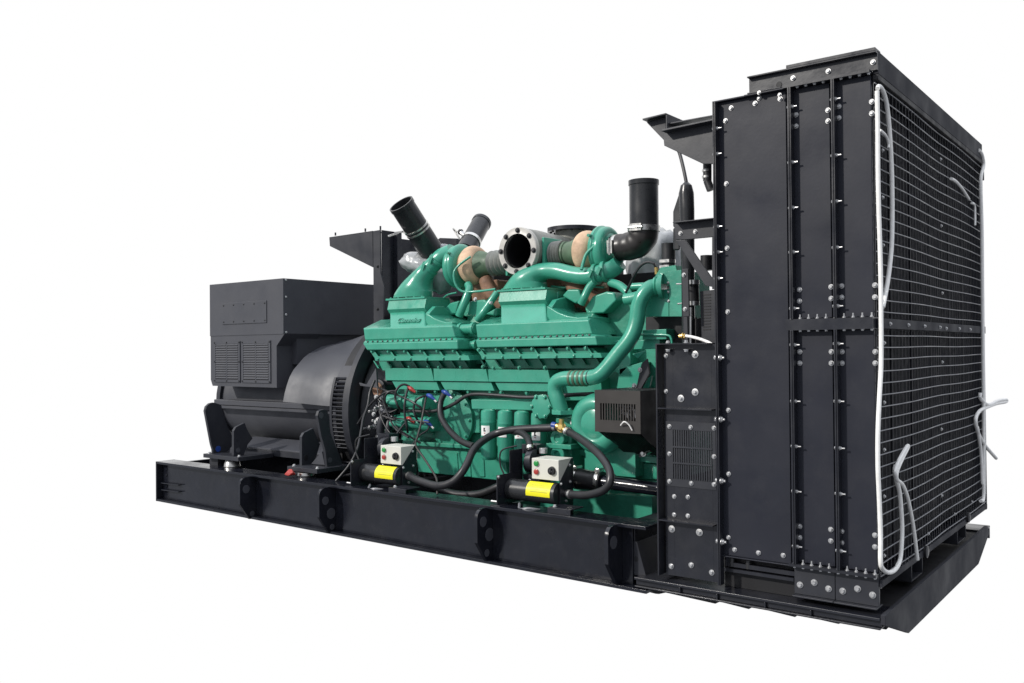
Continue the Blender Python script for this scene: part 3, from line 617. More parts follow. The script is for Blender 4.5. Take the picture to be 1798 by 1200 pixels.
# cover panels below
for i, (xa, xb, ya, yb) in enumerate(((676,757,646.5,647.5),(761,853,647.5,648.5),(857,962,649,650))):
    m = MB().mat('green'); ph(m, [(xa,ya),(xb,yb),(xb+5,yb+22),(xa-1+2,ya+21.5)], .52, .2)
    ph(m, [(xa+12,ya+22.5),(xb+9,yb+23),(xb+15,yb+38),(xa+20,ya+37)], .535, .2); m.mat('dgreen')
    for k in range(3): x = xa+10+(xb-xa-15)*k/2; m.bolt(PY(x+14, ya+41, .56), -EY, .013); m.bolt(PY(x, ya-3, .517), -EY, .010)
    m.build('side_cover', eng, .005)
m = MB().mat('green'); ph(m, [(966,664),(1055,664),(1058,704),(966,704)], .62, .2); ph(m, [(1060,600),(1105,596),(1108,640),(1090,660),(1060,640)], .62, .3); m.build('side_cover', eng, .006)
# crossover pipes between the manifolds
m = MB().mat('green')
for (px, py, xe, ye, r) in ((806,579,836,577,9), (815,606.5,838,605.5,7)):
    a, b = PY(px, py, .56), PY(xe, ye, .56); m.cyl(a, b, r*mpp(a), 20)
    for c in (a.lerp(b, .12), a.lerp(b, .88)): m.lathe(c-EX*.012, EX, [(0,r*1.25*mpp(a)),(.024,r*1.25*mpp(a))], 20)
m.build('coolant_crossover', eng, .003)
m = MB().mat('dgreen'); ph(m, [(806,590),(840,588),(846,640),(822,640)], .66, .2); m.build('engine_block', eng, .006)
# block side, gear cover, filter head
m = MB().mat('dgreen'); ph(m, [(700,680),(975,684),(985,800),(705,790)], .68, .2); m.mat('green'); ph(m, [(826,701),(950,703),(956,722),(828,719)], .50, .2)
m.build('engine_block', eng, .008)
m = MB().mat('dgreen'); c = PY(795,736,.63); m.lathe(c, -EY, [(0,.20),(.03,.20),(.035,.185)], 40)
for k in range(10): a = 2*math.pi*k/10; m.bolt(c+V((.18*math.cos(a), -.035, .18*math.sin(a))), -EY, .009)
ph(m, [(795,712),(842,712),(842,760),(795,760)], .625, .06); m.build('gear_cover', eng, .004)
# water pump pipe
P_ = path([(1152,503,.50),(1140,507,.47),(1128,521,.45),(1121,540,.44),(1117,568,.43),(1107,594,.41),(1085,622,.39),(1064,648,.37),(1050,660,.36),(1035,663.5,.36),(1012,664.5,.36),(990,665.5,.36),(977,672,.36),(974,686,.36),(980,704,.36),(986,722,.37)])
m = MB().mat('green'); m.tube(P_, 13.6*mpp(PY(1050,660,.36)), 26); wp = m.build('coolant_pipe', eng)
rr = 13.6*mpp(PY(1050,660,.36))
m = MB().mat('olive'); 
for px in (1002,1010,1018,1026): m.lathe(PY(px,664.6,.36), EX, [(0,rr*1.0),(.002,rr*1.07),(.016,rr*1.07),(.018,rr)], 28)
m.build('coupling_sleeve', wp)
m = MB().mat('deep'); m.lathe(PY(1035,663.6,.36), EX, [(0,rr*1.01),(.006,rr*1.03),(.008,rr*1.01)], 28); m.build('pipe_joint', wp)
m = MB().mat('green'); p = PY(987,724,.37); m.hull([p+V((x, y, z)) for x, y in ((-.075,0),(.075,0),(.03,-.06),(-.03,-.06),(.03,.06),(-.03,.06)) for z in (-.012,.012)]); m.bolt(p+V((.055,0,.012)), EZ, .011); m.bolt(p+V((-.055,0,.012)), EZ, .011); m.build('pipe_flange', wp, .004)
p = PY(1152,503,.50); m = MB().mat('green'); ax = V((1,.25,0)).normalized(); m.lathe(p-ax*.01, ax, [(0,rr*1.15),(.012,rr*1.3),(.02,rr*1.15),(.03,rr*1.15),(.032,rr*1.6),(.055,rr*1.6)], 30); m.build('pipe_flange', wp)
# water pump volute and fittings
m = MB().mat('green'); c = PY(1052,744,.40); r = .175
tor = []
for i in range(40):
    a = 2*math.pi*i/40; ca, sa = math.cos(a), math.sin(a); tor.append([c+V((ca*(r-.06+.062*math.cos(b)), .075*math.sin(b), sa*(r-.06+.062*math.cos(b)))) for b in [2*math.pi*k/14 for k in range(14)]])
vs = [p for q in tor for p in q]; m.add(vs, [[(i % 40)*14+k, (i % 40)*14+(k+1) % 14, ((i+1) % 40)*14+(k+1) % 14, ((i+1) % 40)*14+k] for i in range(40) for k in range(14)])
m.lathe(c+EY*.05, -EY, [(0,.11),(.10,.11),(.12,.07)], 28); m.box((c.x-.14, .46, c.z-.3), (c.x+.2, .70, c.z+.1)); m.build('water_pump', eng, .0)
m = MB().mat('green'); 
for (px, py) in ((978,770),(978,799)): p = PY(px,py,.38); m.lathe(p+EY*.06, -EY, [(0,.05),(.055,.05),(.06,.045),(.06,.024),(.05,.022)], 26)
m.mat('dgreen'); p = PY(980,784,.38); m.box((p.x-.085, .375, p.z-.014), (p.x+.095, .47, p.z+.014)); m.box((p.x-.05,.43,p.z-.2),(p.x+.06,.6,p.z+.16)); ph(m, [(983,734),(1010,736),(1010,752),(984,748)], .40, .12)
m.build('pump_outlet', eng, .004)
# oil filters
for i, (px, yt, yb) in enumerate(((858,721,807),(887.5,722.5,811),(916.5,724,815),(946,725.5,819))):
    p = PY(px, yt, .50); z1 = p.z; z0 = PY(px, yb, .50).z; r = 14.2*mpp(p); h = z1-z0
    m = MB().mat('green'); m.lathe((p.x, .50, z0), EZ, [(0,r*.80),(.012,r*.97),(.025,r),(h*.74,r),(h*.745,r*1.015),(h*.775,r*1.015),(h*.78,r*.985),(h*.95,r*.97),(h,r*.9),(h+.01,r*.5)], 40); f_ = m.build('oil_filter', eng)
    m = MB().mat('white'); a0 = math.radians(-112); a1 = math.radians(-46); zb_, zt2 = z0+h*.50, z0+h*.70
    n_ = 8
    def arc(r_, a0, a1, za, zc, m, th=.002):
        vs = []
        for k in range(n_+1):
            a = a0+(a1-a0)*k/n_
            for z in (za, zc):
                for q in (r_, r_+th): vs.append((p.x+q*math.cos(a), .50+q*math.sin(a), z))
        fs = []
        for k in range(n_):
            o = 4*k; fs += [[o+1, o+5, o+7, o+3], [o, o+4, o+5, o+1], [o+2, o+3, o+7, o+6], [o, o+2, o+6, o+4]]
        fs += [[0,1,3,2],[4*n_, 4*n_+2, 4*n_+3, 4*n_+1]]; m.add(vs, fs)
    arc(r+.0006, a0, a1, zb_, zt2, m)
    am = (a0+a1)/2; hh = zt2-zb_
    m.mat('dbolt'); arc(r+.0030, am-.17, am-.02, zb_+hh*.42, zb_+hh*.80, m, .0006); arc(r+.0030, am-.02, am+.10, zb_+hh*.42, zb_+hh*.55, m, .0006); arc(r+.0030, am-.02, am+.04, zb_+hh*.66, zb_+hh*.80, m, .0006)
    m.mat('red'); arc(r+.0030, am-.12, am+.06, zb_+hh*.22, zb_+hh*.30, m, .0006); m.build('filter_label', f_)
m = MB().mat('green'); p = PY(953,714,.46); m.lathe(p, -EY, [(0,.075),(.02,.075),(.024,.06)], 10); 
for k in range(6): a = 2*math.pi*k/6; m.bolt(p+V((.066*math.cos(a), -.02, .066*math.sin(a))), -EY, .012)
m.lathe(p+EY*.08, -EY, [(0,.05),(.08,.05)], 18); m.build('filter_head_cap', eng, .003)
# oil pan
m = MB().mat('dgreen'); ph(m, [(706,774),(874,784),(874,792),(707,782)], .58, .3); m.mat('green'); ph(m, [(726,782),(884,792),(894,846),(735,829)], .62, .25)
for x in (800,822,846): ph(m, [(x,795),(x+2.5,795),(x+5,838),(x-4,838)], .612, .02)
m.build('oil_pan', eng, .008)
m = MB().mat('green'); ph(m, [(876,800),(1000,812),(1000,900),(905,888),(905,850),(880,845)], .66, .2)
ph(m, [(1008,788),(1158,803),(1158,815),(1008,799)], .52, .3); ph(m, [(1008,800),(1158,816),(1158,842),(1016,842),(1009,820)], .56, .3); m.mat('dgreen'); ph(m, [(930,862),(1145,872),(1145,912),(1000,906),(938,892)], .50, .4); ph(m, [(1000,842),(1158,842),(1158,920),(1010,905)], .58, .3)
for x in (1030,1060,1090): ph(m, [(x,800),(x+2,800),(x+2,806),(x,806)], .515, .02)
m.build('oil_pan', eng, .008)
# thermostat housing at the front end
m = MB().mat('green'); ph(m, [(1128,512),(1174,508),(1174,556),(1134,556)], .52, .3); m.mat('dgreen'); ph(m, [(1154,480),(1196,474),(1200,556),(1175,556),(1175,498),(1154,500)], .50, .35)
ph(m, [(1160,470),(1186,466),(1190,484),(1150,500),(1146,492)], .54, .2); m.mat('bolt')
for px, py in ((1173,497),(1173.5,513),(1174,529)): m.bolt(PY(px,py,.499), -EY, .006)
m.build('thermostat_housing', eng, .006)
m = MB().mat('rubber'); p = PY(1173,468,.60); r = 12*mpp(p); m.lathe(PY(1174,474,.60), EZ, [(0,r*.92),(.02,r*.92),(.022,r),(.15,r),(.15,r*.8),(.1,r*.78)], 26); m.mat('steel')
for py in (459.5,469.5): q = PY(1173.5,py,.60); m.lathe(q-EZ*.010, EZ, [(0,r*1.06),(.02,r*1.06)], 26); m.bar(q+V((-.03,-r*1.1,0)), q+V((.03,-r*1.1,0)), .016)
m.build('outlet_hose', eng)
# front end parts : gear case and tubes behind the coolant pipe
m = MB().mat('dgreen'); ph(m, [(1062,520),(1118,512),(1135,560),(1200,556),(1200,600),(1158,604),(1158,800),(1060,800),(1060,690),(1100,640),(1072,600)], .75, .5); m.build('gear_case', eng, .008)
m = MB().mat('deep'); ph(m, [(1134,557),(1204,557),(1204,602),(1134,602)], .60, .14); m.build('shade_block', eng)  # dark block added where the radiator's shade falls on the green
m = MB().mat('green'); ph(m, [(1128,580),(1170,578),(1170,596),(1128,597)], .50, .10); ph(m, [(1118,598),(1158,596),(1158,612),(1112,614)], .52, .12); m.hull(pyl([(1110,622),(1134,616),(1120,630)], .50)+pyl([(1110,622),(1134,616),(1120,630)], .54))
ph(m, [(1088,648),(1128,636),(1124,690),(1082,690)], .62, .12); m.tube(path([(1124,588,.50),(1150,588,.49),(1172,589,.49),(1178,594,.49),(1180,604,.49)]), .007, 8)
m.build('gear_case', eng, .004)
m = MB().mat('dgrey'); ph(m, [(1126,640),(1136,630),(1140,656),(1124,686),(1116,686)], .50, .014); m.mat('bolt'); m.bolt(PY(1124,650,.499), -EY, .011); m.bolt(PY(1114,678,.499), -EY, .012); m.build('stay_bracket', eng, .002)
m = MB().mat('green'); ph(m, [(1120,676),(1144,660),(1138,690),(1112,692)], .56, .02); m.build('stay_bracket', eng, .002)
# turbochargers (axis along the engine)
YT_ = .86; AX = EX
def turbo(c, sgn, name):
    m = MB().mat('tan'); pr_ = [(-.085,.075),(-.075,.105)]
    for i in range(13): a = math.pi*(i/12); pr_.append((-.062*math.cos(a)-.004, .088+.048*math.sin(a)))
    pr_ += [(.066,.088),(.085,.082)]
    m.lathe(c, EX*sgn, pr_, 48)
    m.lathe(c+V((0,.06,-.07)), V((0,.25,-1)), [(0,.06),(.12,.055),(.14,.07),(.16,.07)], 24); tb_ = m.build('turbine_housing', eng)
    m = MB().mat('olive'); m.lathe(c+EX*sgn*.05, EX*sgn, [(0,.098),(.03,.092),(.07,.078),(.10,.074),(.104,.082),(.12,.082)], 36); m.build('turbine_outlet', tb_)
    cc = c-EX*sgn*.135
    m = MB().mat('green'); m.lathe(cc+EX*sgn*.062, -EX*sgn, [(0,.10),(.01,.135),(.022,.150),(.032,.156),(.046,.156),(.052,.150),(.072,.140),(.10,.115),(.115,.085),(.15,.078),(.15,.066)], 48)
    for k in range(14): a = 2*math.pi*k/14; m.bolt(cc-EX*sgn*.012+V((0, .128*math.cos(a), .128*math.sin(a))), -EX*sgn, .010)
    rs = []
    for i in range(40):
        a = 2*math.pi*i/40; k = .75+.45*i/40; ca, sa = math.cos(a), math.sin(a)
        rs.append([cc+V((-sgn*.012+.040*k*math.sin(b), ca*(.118+.036*k*math.cos(b)), sa*(.118+.036*k*math.cos(b)))) for b in [2*math.pi*j/14 for j in range(14)]])
    m.rings(rs); m.build('compressor_housing', tb_, sharp=40)
    m = MB().mat('green')
    for k in range(3): a = 2.6+k*2.1; m.cyl(cc+V((sgn*.025, .158*math.cos(a)-.03, .158*math.sin(a))), cc+V((sgn*.025, .158*math.cos(a)+.03, .158*math.sin(a))), .010, 8)
    m.build('band_clamp', tb_)
    return tb_
cL = PY(833,466,.80); cR = PY(1032,443,.80)
turbo(cL, 1, 'l'); turbo(cR, -1, 'r')
def bellows(a, b, r, nb=8):
    m = MB().mat('bellow'); a, b = V(a), V(b); L = (b-a).length; pr = []
    for i in range(nb*4+1): pr.append((L*i/(nb*4), r*(1+.05-.17*(i % 4 == 2)-.07*(i % 2))))
    m.lathe(a, b-a, pr, 36); return m.build('bellows', eng)
ex = PY(908,441,.62)                      # exhaust outlet centre
bl0 = cL+EX*.17; bl1 = V((ex.x-.155, .80, cL.z+.01)); bellows(bl0, bl1, .084, 5)
br0 = cR-EX*.17; br1 = V((PY(970,441,.80).x, .80, cR.z-.005)); bellows(br0, br1, .088, 5)
m = MB().mat('green'); 
for p, s_ in ((bl1, 1), (br1, -1)): m.lathe(p, EX*s_, [(0,.100),(.025,.100)], 32); m.hull([p+EX*s_*.004+V((x, sy*.112, sz*.112)) for x in (0,.018) for sy in (-1,1) for sz in (-1,1)])
m.build('bellows_flange', eng, .004)
# exhaust outlet pointing to the viewer's side
ra, rb = 42*mpp(ex), 30.5*mpp(ex)
m = MB().mat('bellow'); m.lathe(ex+EY*1.0, -EY, [(0,.13),(.70,.145),(.80,.152),(.96,.152),(.96,.125),(.2,.12)], 44)
m.mat('olive'); m.lathe(V((ex.x+.14,.80,cR.z-.005)), EX, [(0,.085),(br1.x-ex.x-.14,.085)], 28); m.build('exhaust_pipe', eng)
m = MB().mat('flange'); m.lathe(ex+EY*.035, -EY, [(.036,rb),(.034,rb+.004),(.035,ra-.004),(.031,ra),(.0,ra),(-.001,rb+.01)], 56, cap=False)
m.mat('dbolt')
for k in range(8): a = 2*math.pi*(k+.5)/8+.35; m.bolt(ex+V((.5*(ra+rb)*math.cos(a), .0, .5*(ra+rb)*math.sin(a))), -EY, .013)
m.build('exhaust_flange', eng)
m = MB().mat('deep'); m.lathe(ex+EY*.5, -EY, [(0,rb*.99),(.462,rb*1.0),(.462,rb*.97),(.02,rb*.96)], 44); m.build('exhaust_bore', eng)
m = MB().mat('rust'); m.hull([cL+V((x,y,z)) for x in (-.05,.20) for y, z in ((0,-.11),(.15,-.11),(.05,-.36),(.18,-.36))]); m.tube(sm([cL+V((.1,0,-.10)), cL+V((.16,-.02,-.2)), cL+V((.26,0,-.3))]), .05, 14); m.build('exhaust_manifold', eng, .012); m = MB().mat('rust'); m.hull([cR+V((x,y,z)) for x in (-.22,.06) for y, z in ((0,-.13),(.15,-.13),(.05,-.40),(.18,-.40))]); m.tube(sm([cR+V((-.12,0,-.14)), cR+V((-.05,-.04,-.24)), cR+V((.10,-.02,-.34))]), .06, 14); m.build('exhaust_manifold', eng, .012)
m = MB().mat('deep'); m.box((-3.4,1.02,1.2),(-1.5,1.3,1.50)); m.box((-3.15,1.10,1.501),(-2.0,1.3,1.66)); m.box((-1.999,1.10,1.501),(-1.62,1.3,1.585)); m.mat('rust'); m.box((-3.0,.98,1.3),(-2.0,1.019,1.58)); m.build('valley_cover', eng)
# vertical exhaust stack with black round flange behind
p = PY(1006,401,1.25); rf = 45*mpp(p)
sx = tag(MB().mat('black').lathe(p, -EZ, [(0,rf),(.026,rf)], 48).mat('bellow').lathe(p, -EZ, [(.0265,rf*.69),(.10,rf*.67),(.13,rf*.70),(.5,rf*.70)], 48).build('exhaust_stack'), 'short black vertical exhaust stub with wide bolted flange behind the right turbocharger', 'exhaust')
m = MB().mat('dbolt')
for k in range(12): a = 2*math.pi*k/12; m.bolt(p+V((.86*rf*math.cos(a), .86*rf*math.sin(a), -.022)), -EZ, .010)
m.build('bolt', sx)
# pipes, rails and small bits between the banks
def etube(name, pts, r, mat='green'): m = MB().mat(mat); m.tube(path(pts), r, 12); return m.build(name, eng)
etube('breather_pipe', [(822,500,.70),(824,508,.68),(820,520,.66),(812,540,.64),(806,555,.64)], .028)
etube('breather_pipe', [(873,514,.66),(866,524,.64),(856,538,.62),(846,552,.60),(838,562,.60)], .024)
etube('breather_pipe', [(1044,494,.66),(1034,506,.64),(1026,522,.62),(1020,534,.62)], .024)
etube('breather_pipe', [(1072,496,.70),(1088,502,.68),(1100,512,.66),(1106,520,.66)], .026)
etube('oil_line', [(826,451,.66),(806,466,.64),(797,480,.62),(800,500,.62),(812,512,.64),(838,512,.66),(870,508,.66)], .008)
etube('oil_line', [(1044,432,.66),(1030,446,.64),(1024,462,.62),(1021,474,.60)], .010)
etube('oil_line', [(776,526,.75),(786,518,.75),(802,514,.75)], .006)
etube('oil_line', [(968,503,.75),(990,505,.75),(1020,503,.75),(1060,505,.75)], .007)
etube('water_rail', [(1098,526,.60),(1112,524,.6),(1126,520,.60)], .035)
etube('water_rail', [(1108,504,.7),(1124,503,.7),(1148,502,.7)], .022)
for o_, Y_, d_ in (([(776,545),(790,532),(806,528),(800,552),(782,556)],.72,.25),([(812,546),(826,528),(850,526),(860,536),(846,556),(814,556)],.70,.25),([(850,552),(872,540),(872,556)],.68,.2),([(986,520),(996,508),(1016,508),(1022,526),(1010,534)],.66,.2),([(1026,542),(1040,520),(1064,512),(1078,514),(1082,528),(1060,550),(1030,552)],.66,.3),([(960,512),(980,512),(978,536),(962,530)],.66,.2)):
    m = MB().mat('green'); ph(m, o_, Y_, d_); m.build('rocker_cover', eng, .012)
m = MB().mat('bolt')
for px, py in ((862,532),(835,526)): m.bolt(PY(px,py,.62), -EY, .011)
m.build('fitting', eng)
# starter motors and flywheel end fittings
for (xa, xb, y, r) in ((681,712,705,13), (690,722,742,14)):
    m = MB().mat('green'); a, b = PY(xa,y,.50), PY(xb,y+1,.50); rr_ = r*mpp(a); m.lathe(a, b-a, [(0,rr_*.6),(.01,rr_*.95),(.06,rr_),((b-a).length,rr_)], 28); m.cyl(b, b+EX*.12, rr_*.72, 24); m.lathe(a-EY*rr_*1.2+EX*.05, EX, [(0,rr_*.4),(.12,rr_*.4)], 18); m.cyl(b+EX*.121, b+EX*.20, rr_*.9, 20); m.build('starter_motor', eng, .003)
m = MB().mat('dgreen'); ph(m, [(725,690),(780,690),(780,770),(735,768)], .60, .1); ph(m, [(736,700),(752,698),(758,720),(740,722)], .54, .08); ph(m, [(738,744),(760,740),(764,758),(744,762)], .54, .08); m.build('engine_block', eng, .006)
m = MB().mat('dgrey'); ph(m, [(654,664),(680,676),(682,730),(676,776),(648,790),(646,700)], .62, .2); ph(m, [(640,770),(676,776),(676,800),(640,800)], .5, .2); m.mat('bolt')
for px, py in ((658,722),(658,749),(664,738),(668,716),(648,752)): m.bolt(PY(px,py,.60), -EY, .016); m.cyl(PY(px,py,.60), PY(px,py,.60)-EY*.06, .010, 10)
m.build('flywheel_bracket', eng, .004)
m = MB().mat('dgrey'); p = PY(669,684,.62); m.lathe(p, -EY, [(0,.075),(.03,.075),(.034,.06)], 26); m.mat('rust'); m.lathe(p-EY*.0345, -EY, [(0,.055),(.006,.05),(.006,.02)], 24); m.build('starter_boss', eng, .003)

# ================================================================== INTAKE TUBES
def intake(label, a, b, r, parent=None):
    t = thing('intake_tube', label, 'intake tube', a, 'black air intake tubes above the engine'); L = (b-a).length; ax = (b-a).normalized()
    m = MB().mat('tube'); m.lathe(a, ax, [(0,r*.97),(L-.03,r*.97),(L-.028,r*1.02),(L,r*1.02),(L,r*.90),(.03,r*.88)], 44); m.build('tube', t); return t, ax
a, b = PY(762,449,.92), PY(704,358,.62); r = 22.8*mpp(b)
t1, ax = intake('tilted black intake tube with two steel clamps above the left turbocharger', a, b, r)
def clamp(t, p, ax, r, w=.02, tail=None):
    m = MB().mat('steel'); m.lathe(p-ax*w/2, ax, [(0,r),(.001,r*1.025),(w-.001,r*1.025),(w,r)], 44)
    side = ax.cross(-EY).normalized(); q = p-EY*r*1.03
    if tail:
        for d in tail: m.bar(q+V(d[0]), q+V(d[1]), .011, EY)
    else: m.bar(q-side*.04, q+side*.04, w*1.2, EY, .02); m.cyl(q-side*.05-EY*.008, q+side*.05-EY*.008, .008, 10)
    m.build('clamp', t)
ax = (b-a).normalized()
clamp(t1, a.lerp(b, .55), ax, r*1.0, .014, [((-.13,.05,-.03),(-.17,-.02,-.06)), ((-.11,-.01,-.04),(-.02,-.02,-.04))]); clamp(t1, a.lerp(b, .49), ax, r*1.0, .014, [((-.12,.05,-.0),(-.03,.0,-.03))])
# plastic wrapped elbow from tube to compressor
m = MB().mat('wrap')
def blob(m, pts, r, n=16): m.tube(sm([PY(*q) for q in pts]), r, n)
def lump(m, c, rx, ry, rz, seed, tilt=0.0):
    bm = bmesh.new(); bmesh.ops.create_icosphere(bm, subdivisions=4, radius=1); from mathutils import noise
    rot = Matrix.Rotation(tilt, 3, 'Y'); vs = []
    for v in bm.verts:
        q = v.co; k = 1+.30*noise.noise(q*1.3+V((seed,0,0)))+.16*abs(noise.noise(q*3.1+V((0,seed,0))))+.05*noise.noise(q*8)
        vs.append(c+rot @ V((q.x*rx*k, q.y*ry*k, q.z*rz*k)))
    m.add(vs, [[v.index for v in f.verts] for f in bm.faces]); bm.free()
lump(m, PY(742,463,.90), .17, .13, .085, 3.1, .25); lump(m, PY(775,484,.90), .10, .12, .12, 7.7); lump(m, PY(731,455,.86), .03, .03, .045, 1.2); lump(m, PY(779,440,.95), .06, .06, .05, 9.3)
tag(m.build('wrapped_elbow', None, sharp=70), 'grey plastic-wrapped elbow at the foot of the tilted intake tube', 'elbow')
a, b = PY(820,437,1.25), PY(846,390,1.52); r = 17*mpp(a)*1.04
t2, ax = intake('smaller far intake tube leaning right, single clamp, behind the tan turbine housing', a-.1*(b-a), b, r); ax = (b-a).normalized(); cq = a.lerp(b, .26)
clamp(t2, cq, ax, r*1.02, .03, [((-.16,.1,.09),(-.20,.1,.12)), ((-.13,.1,.03),(-.19,.1,.11))])
m = MB().mat('bolt'); p = PY(809,408,1.3); m.cyl(p, p+V((.06,0,-.05)), .018, 12); m.mat('dbolt'); m.bolt(p, V((-1,0,.8)), .018); m.build('clamp_bolt', t2)
# right hand elbow and upright tube
Yr = .80
a, b = PY(1131,402,Yr), PY(1134,317,Yr); r = 26.2*mpp(a)
b.x = a.x; b.y = a.y
t3, ax = intake('upright black intake tube standing on a rubber elbow beside the radiator', a, b, r)
m = MB().mat('brown'); cen = [PY(1076,437,Yr), PY(1088,435,Yr), PY(1104,433,Yr), PY(1118,428,Yr), PY(1128,416,Yr), PY(1130.5,400,Yr)]
cen = sm(cen, 5); nn_ = len(cen); m.tube(cen, [r*(.88+.17*i/(nn_-1))*(1+.018*math.cos(i*1.25)) for i in range(nn_)], 40); m.build('rubber_elbow', t3, sharp=60)
clamp(t3, PY(1130.5,402,Yr), V((.03,0,1)).normalized(), r*1.05, .035); clamp(t3, PY(1084,436,Yr), V((1,0,0)), r*.92, .03)
m = MB().mat('wrap'); c = PY(1150,470,1.3); 
lump(m, c, .15, .2, .27, 4.4)
tag(m.build('wrapped_inlet', sharp=70), 'grey plastic-wrapped bag behind the black rubber elbow', 'wrapped part')
m = MB().mat('rubber'); m.tube(path([(1099,514,.62),(1106,500,.60),(1113,485,.58),(1124,468,.57),(1136,461,.57),(1147,463,.57),(1152,471,.58)]), .008, 10); m.mat('brass'); m.cyl(PY(1152,470,.58), PY(1153,482,.58), .011, 10); tag(m.build('sensor_cable'), 'thin black cable arching up to the green thermostat housing', 'cable')

# ================================================================== GUARD BOX
gx = thing('slotted_guard', 'brown-black sheet metal guard box with vertical slots beside the radiator support', 'guard', PY(1085,790,.25))
Yg = .22; q = pyl([(1044,685.5),(1124,686.5),(1125,762),(1044.6,758.5)], Yg); A_, B_, Cc, D_ = q; th = .004
m = MB().mat('bbrown'); sl = [PY(1054+ i*4.55, 0+720, Yg).x for i in range(14)]; zt_, zb_ = PY(1080,709,Yg).z, PY(1080,738.5,Yg).z; sw = .009
x0, x1 = A_.x, B_.x; z1, z0 = (A_.z+B_.z)/2, (Cc.z+D_.z)/2
m.box((x0, Yg, zt_), (x1, Yg+th, z1)); m.box((x0, Yg, z0), (x1, Yg+th, zb_)); xs = [x0]+[v for s_ in sl for v in (s_, s_+sw)]+[x1]
for i in range(0, len(xs), 2): m.box((xs[i], Yg, zb_+.0003), (xs[i+1], Yg+th, zt_-.0003))
m.build('front_panel', gx, .0)
m = MB().mat('deep'); m.prism([(x1-.003, Yg+.005, z0), (x1-.003, Yg+.005, z1), (x1-.003, .62, z1), (x1-.003, .62, z0-.14), (x1-.003, .45, z0-.14)], (.003, 0, 0)); m.box((x0+.001, Yg+.005, z1-.004), (x1-.004, .62, z1)); m.build('side_panel', gx)
m = MB().mat('deep')
for i in range(15): x = x0+.02+(x1-x0-.05)*i/14; m.hull([(x, Yg+.006, z0), (x+.008, Yg+.006, z0), (x+.04, .45, z0-.13), (x+.052, .45, z0-.13), (x, Yg+.02, z0), (x+.04, .46, z0-.13)])
m.hull([(x0, Yg+.03, z0+.0), (x1-.004, Yg+.03, z0), (x0+.04, .47, z0-.14), (x1-.004, .47, z0-.14), (x0,.5,z0), (x1-.004,.5,z0)]); m.build('sloped_grille', gx)
m = MB().mat('deep'); m.box((x0+.002, Yg+.16, z0+.002), (x1-.006, Yg+.17, z1-.006)); m.box((x0+.0005, Yg+.005, z0+.002), (x0+.003, Yg+.1595, z1-.005)); m.build('dark_backing', gx)  # black backing added inside the guard so the slots look dark
m = MB().mat('wire'); 
for (px, py) in ((1084,719),(1091,723),(1098,721),(1104,725),(1088,733)): p = PY(px,py,Yg+.04); m.tube([p, p+V((.02,0,.03)), p+V((.05,.01,.0)), p+V((.06,.01,-.04))], .006, 8)
m.build('belt_parts', gx)
m = MB().mat('cord'); m.tube(path([(1090,747,Yg-.01),(1096,741,Yg-.03),(1104,746,Yg-.02),(1110,756,Yg-.01)]), .004, 6); tag(m.build('cable_tie'), 'small white cable tie stub on the brown-black slotted guard', 'cable tie')
m = MB().mat('black'); p = PY(1130,797,.45); m.prism(pyl([(1122,790),(1148,787),(1147,794),(1126,803),(1122,803)], .45), (0,.02,0)); m.mat('steel'); m.bolt(PY(1130,796,.448), -EY, .014); m.cyl(PY(1136,795,.44), PY(1144,791,.42), .012, 10); m.build('mounting_foot', gx)

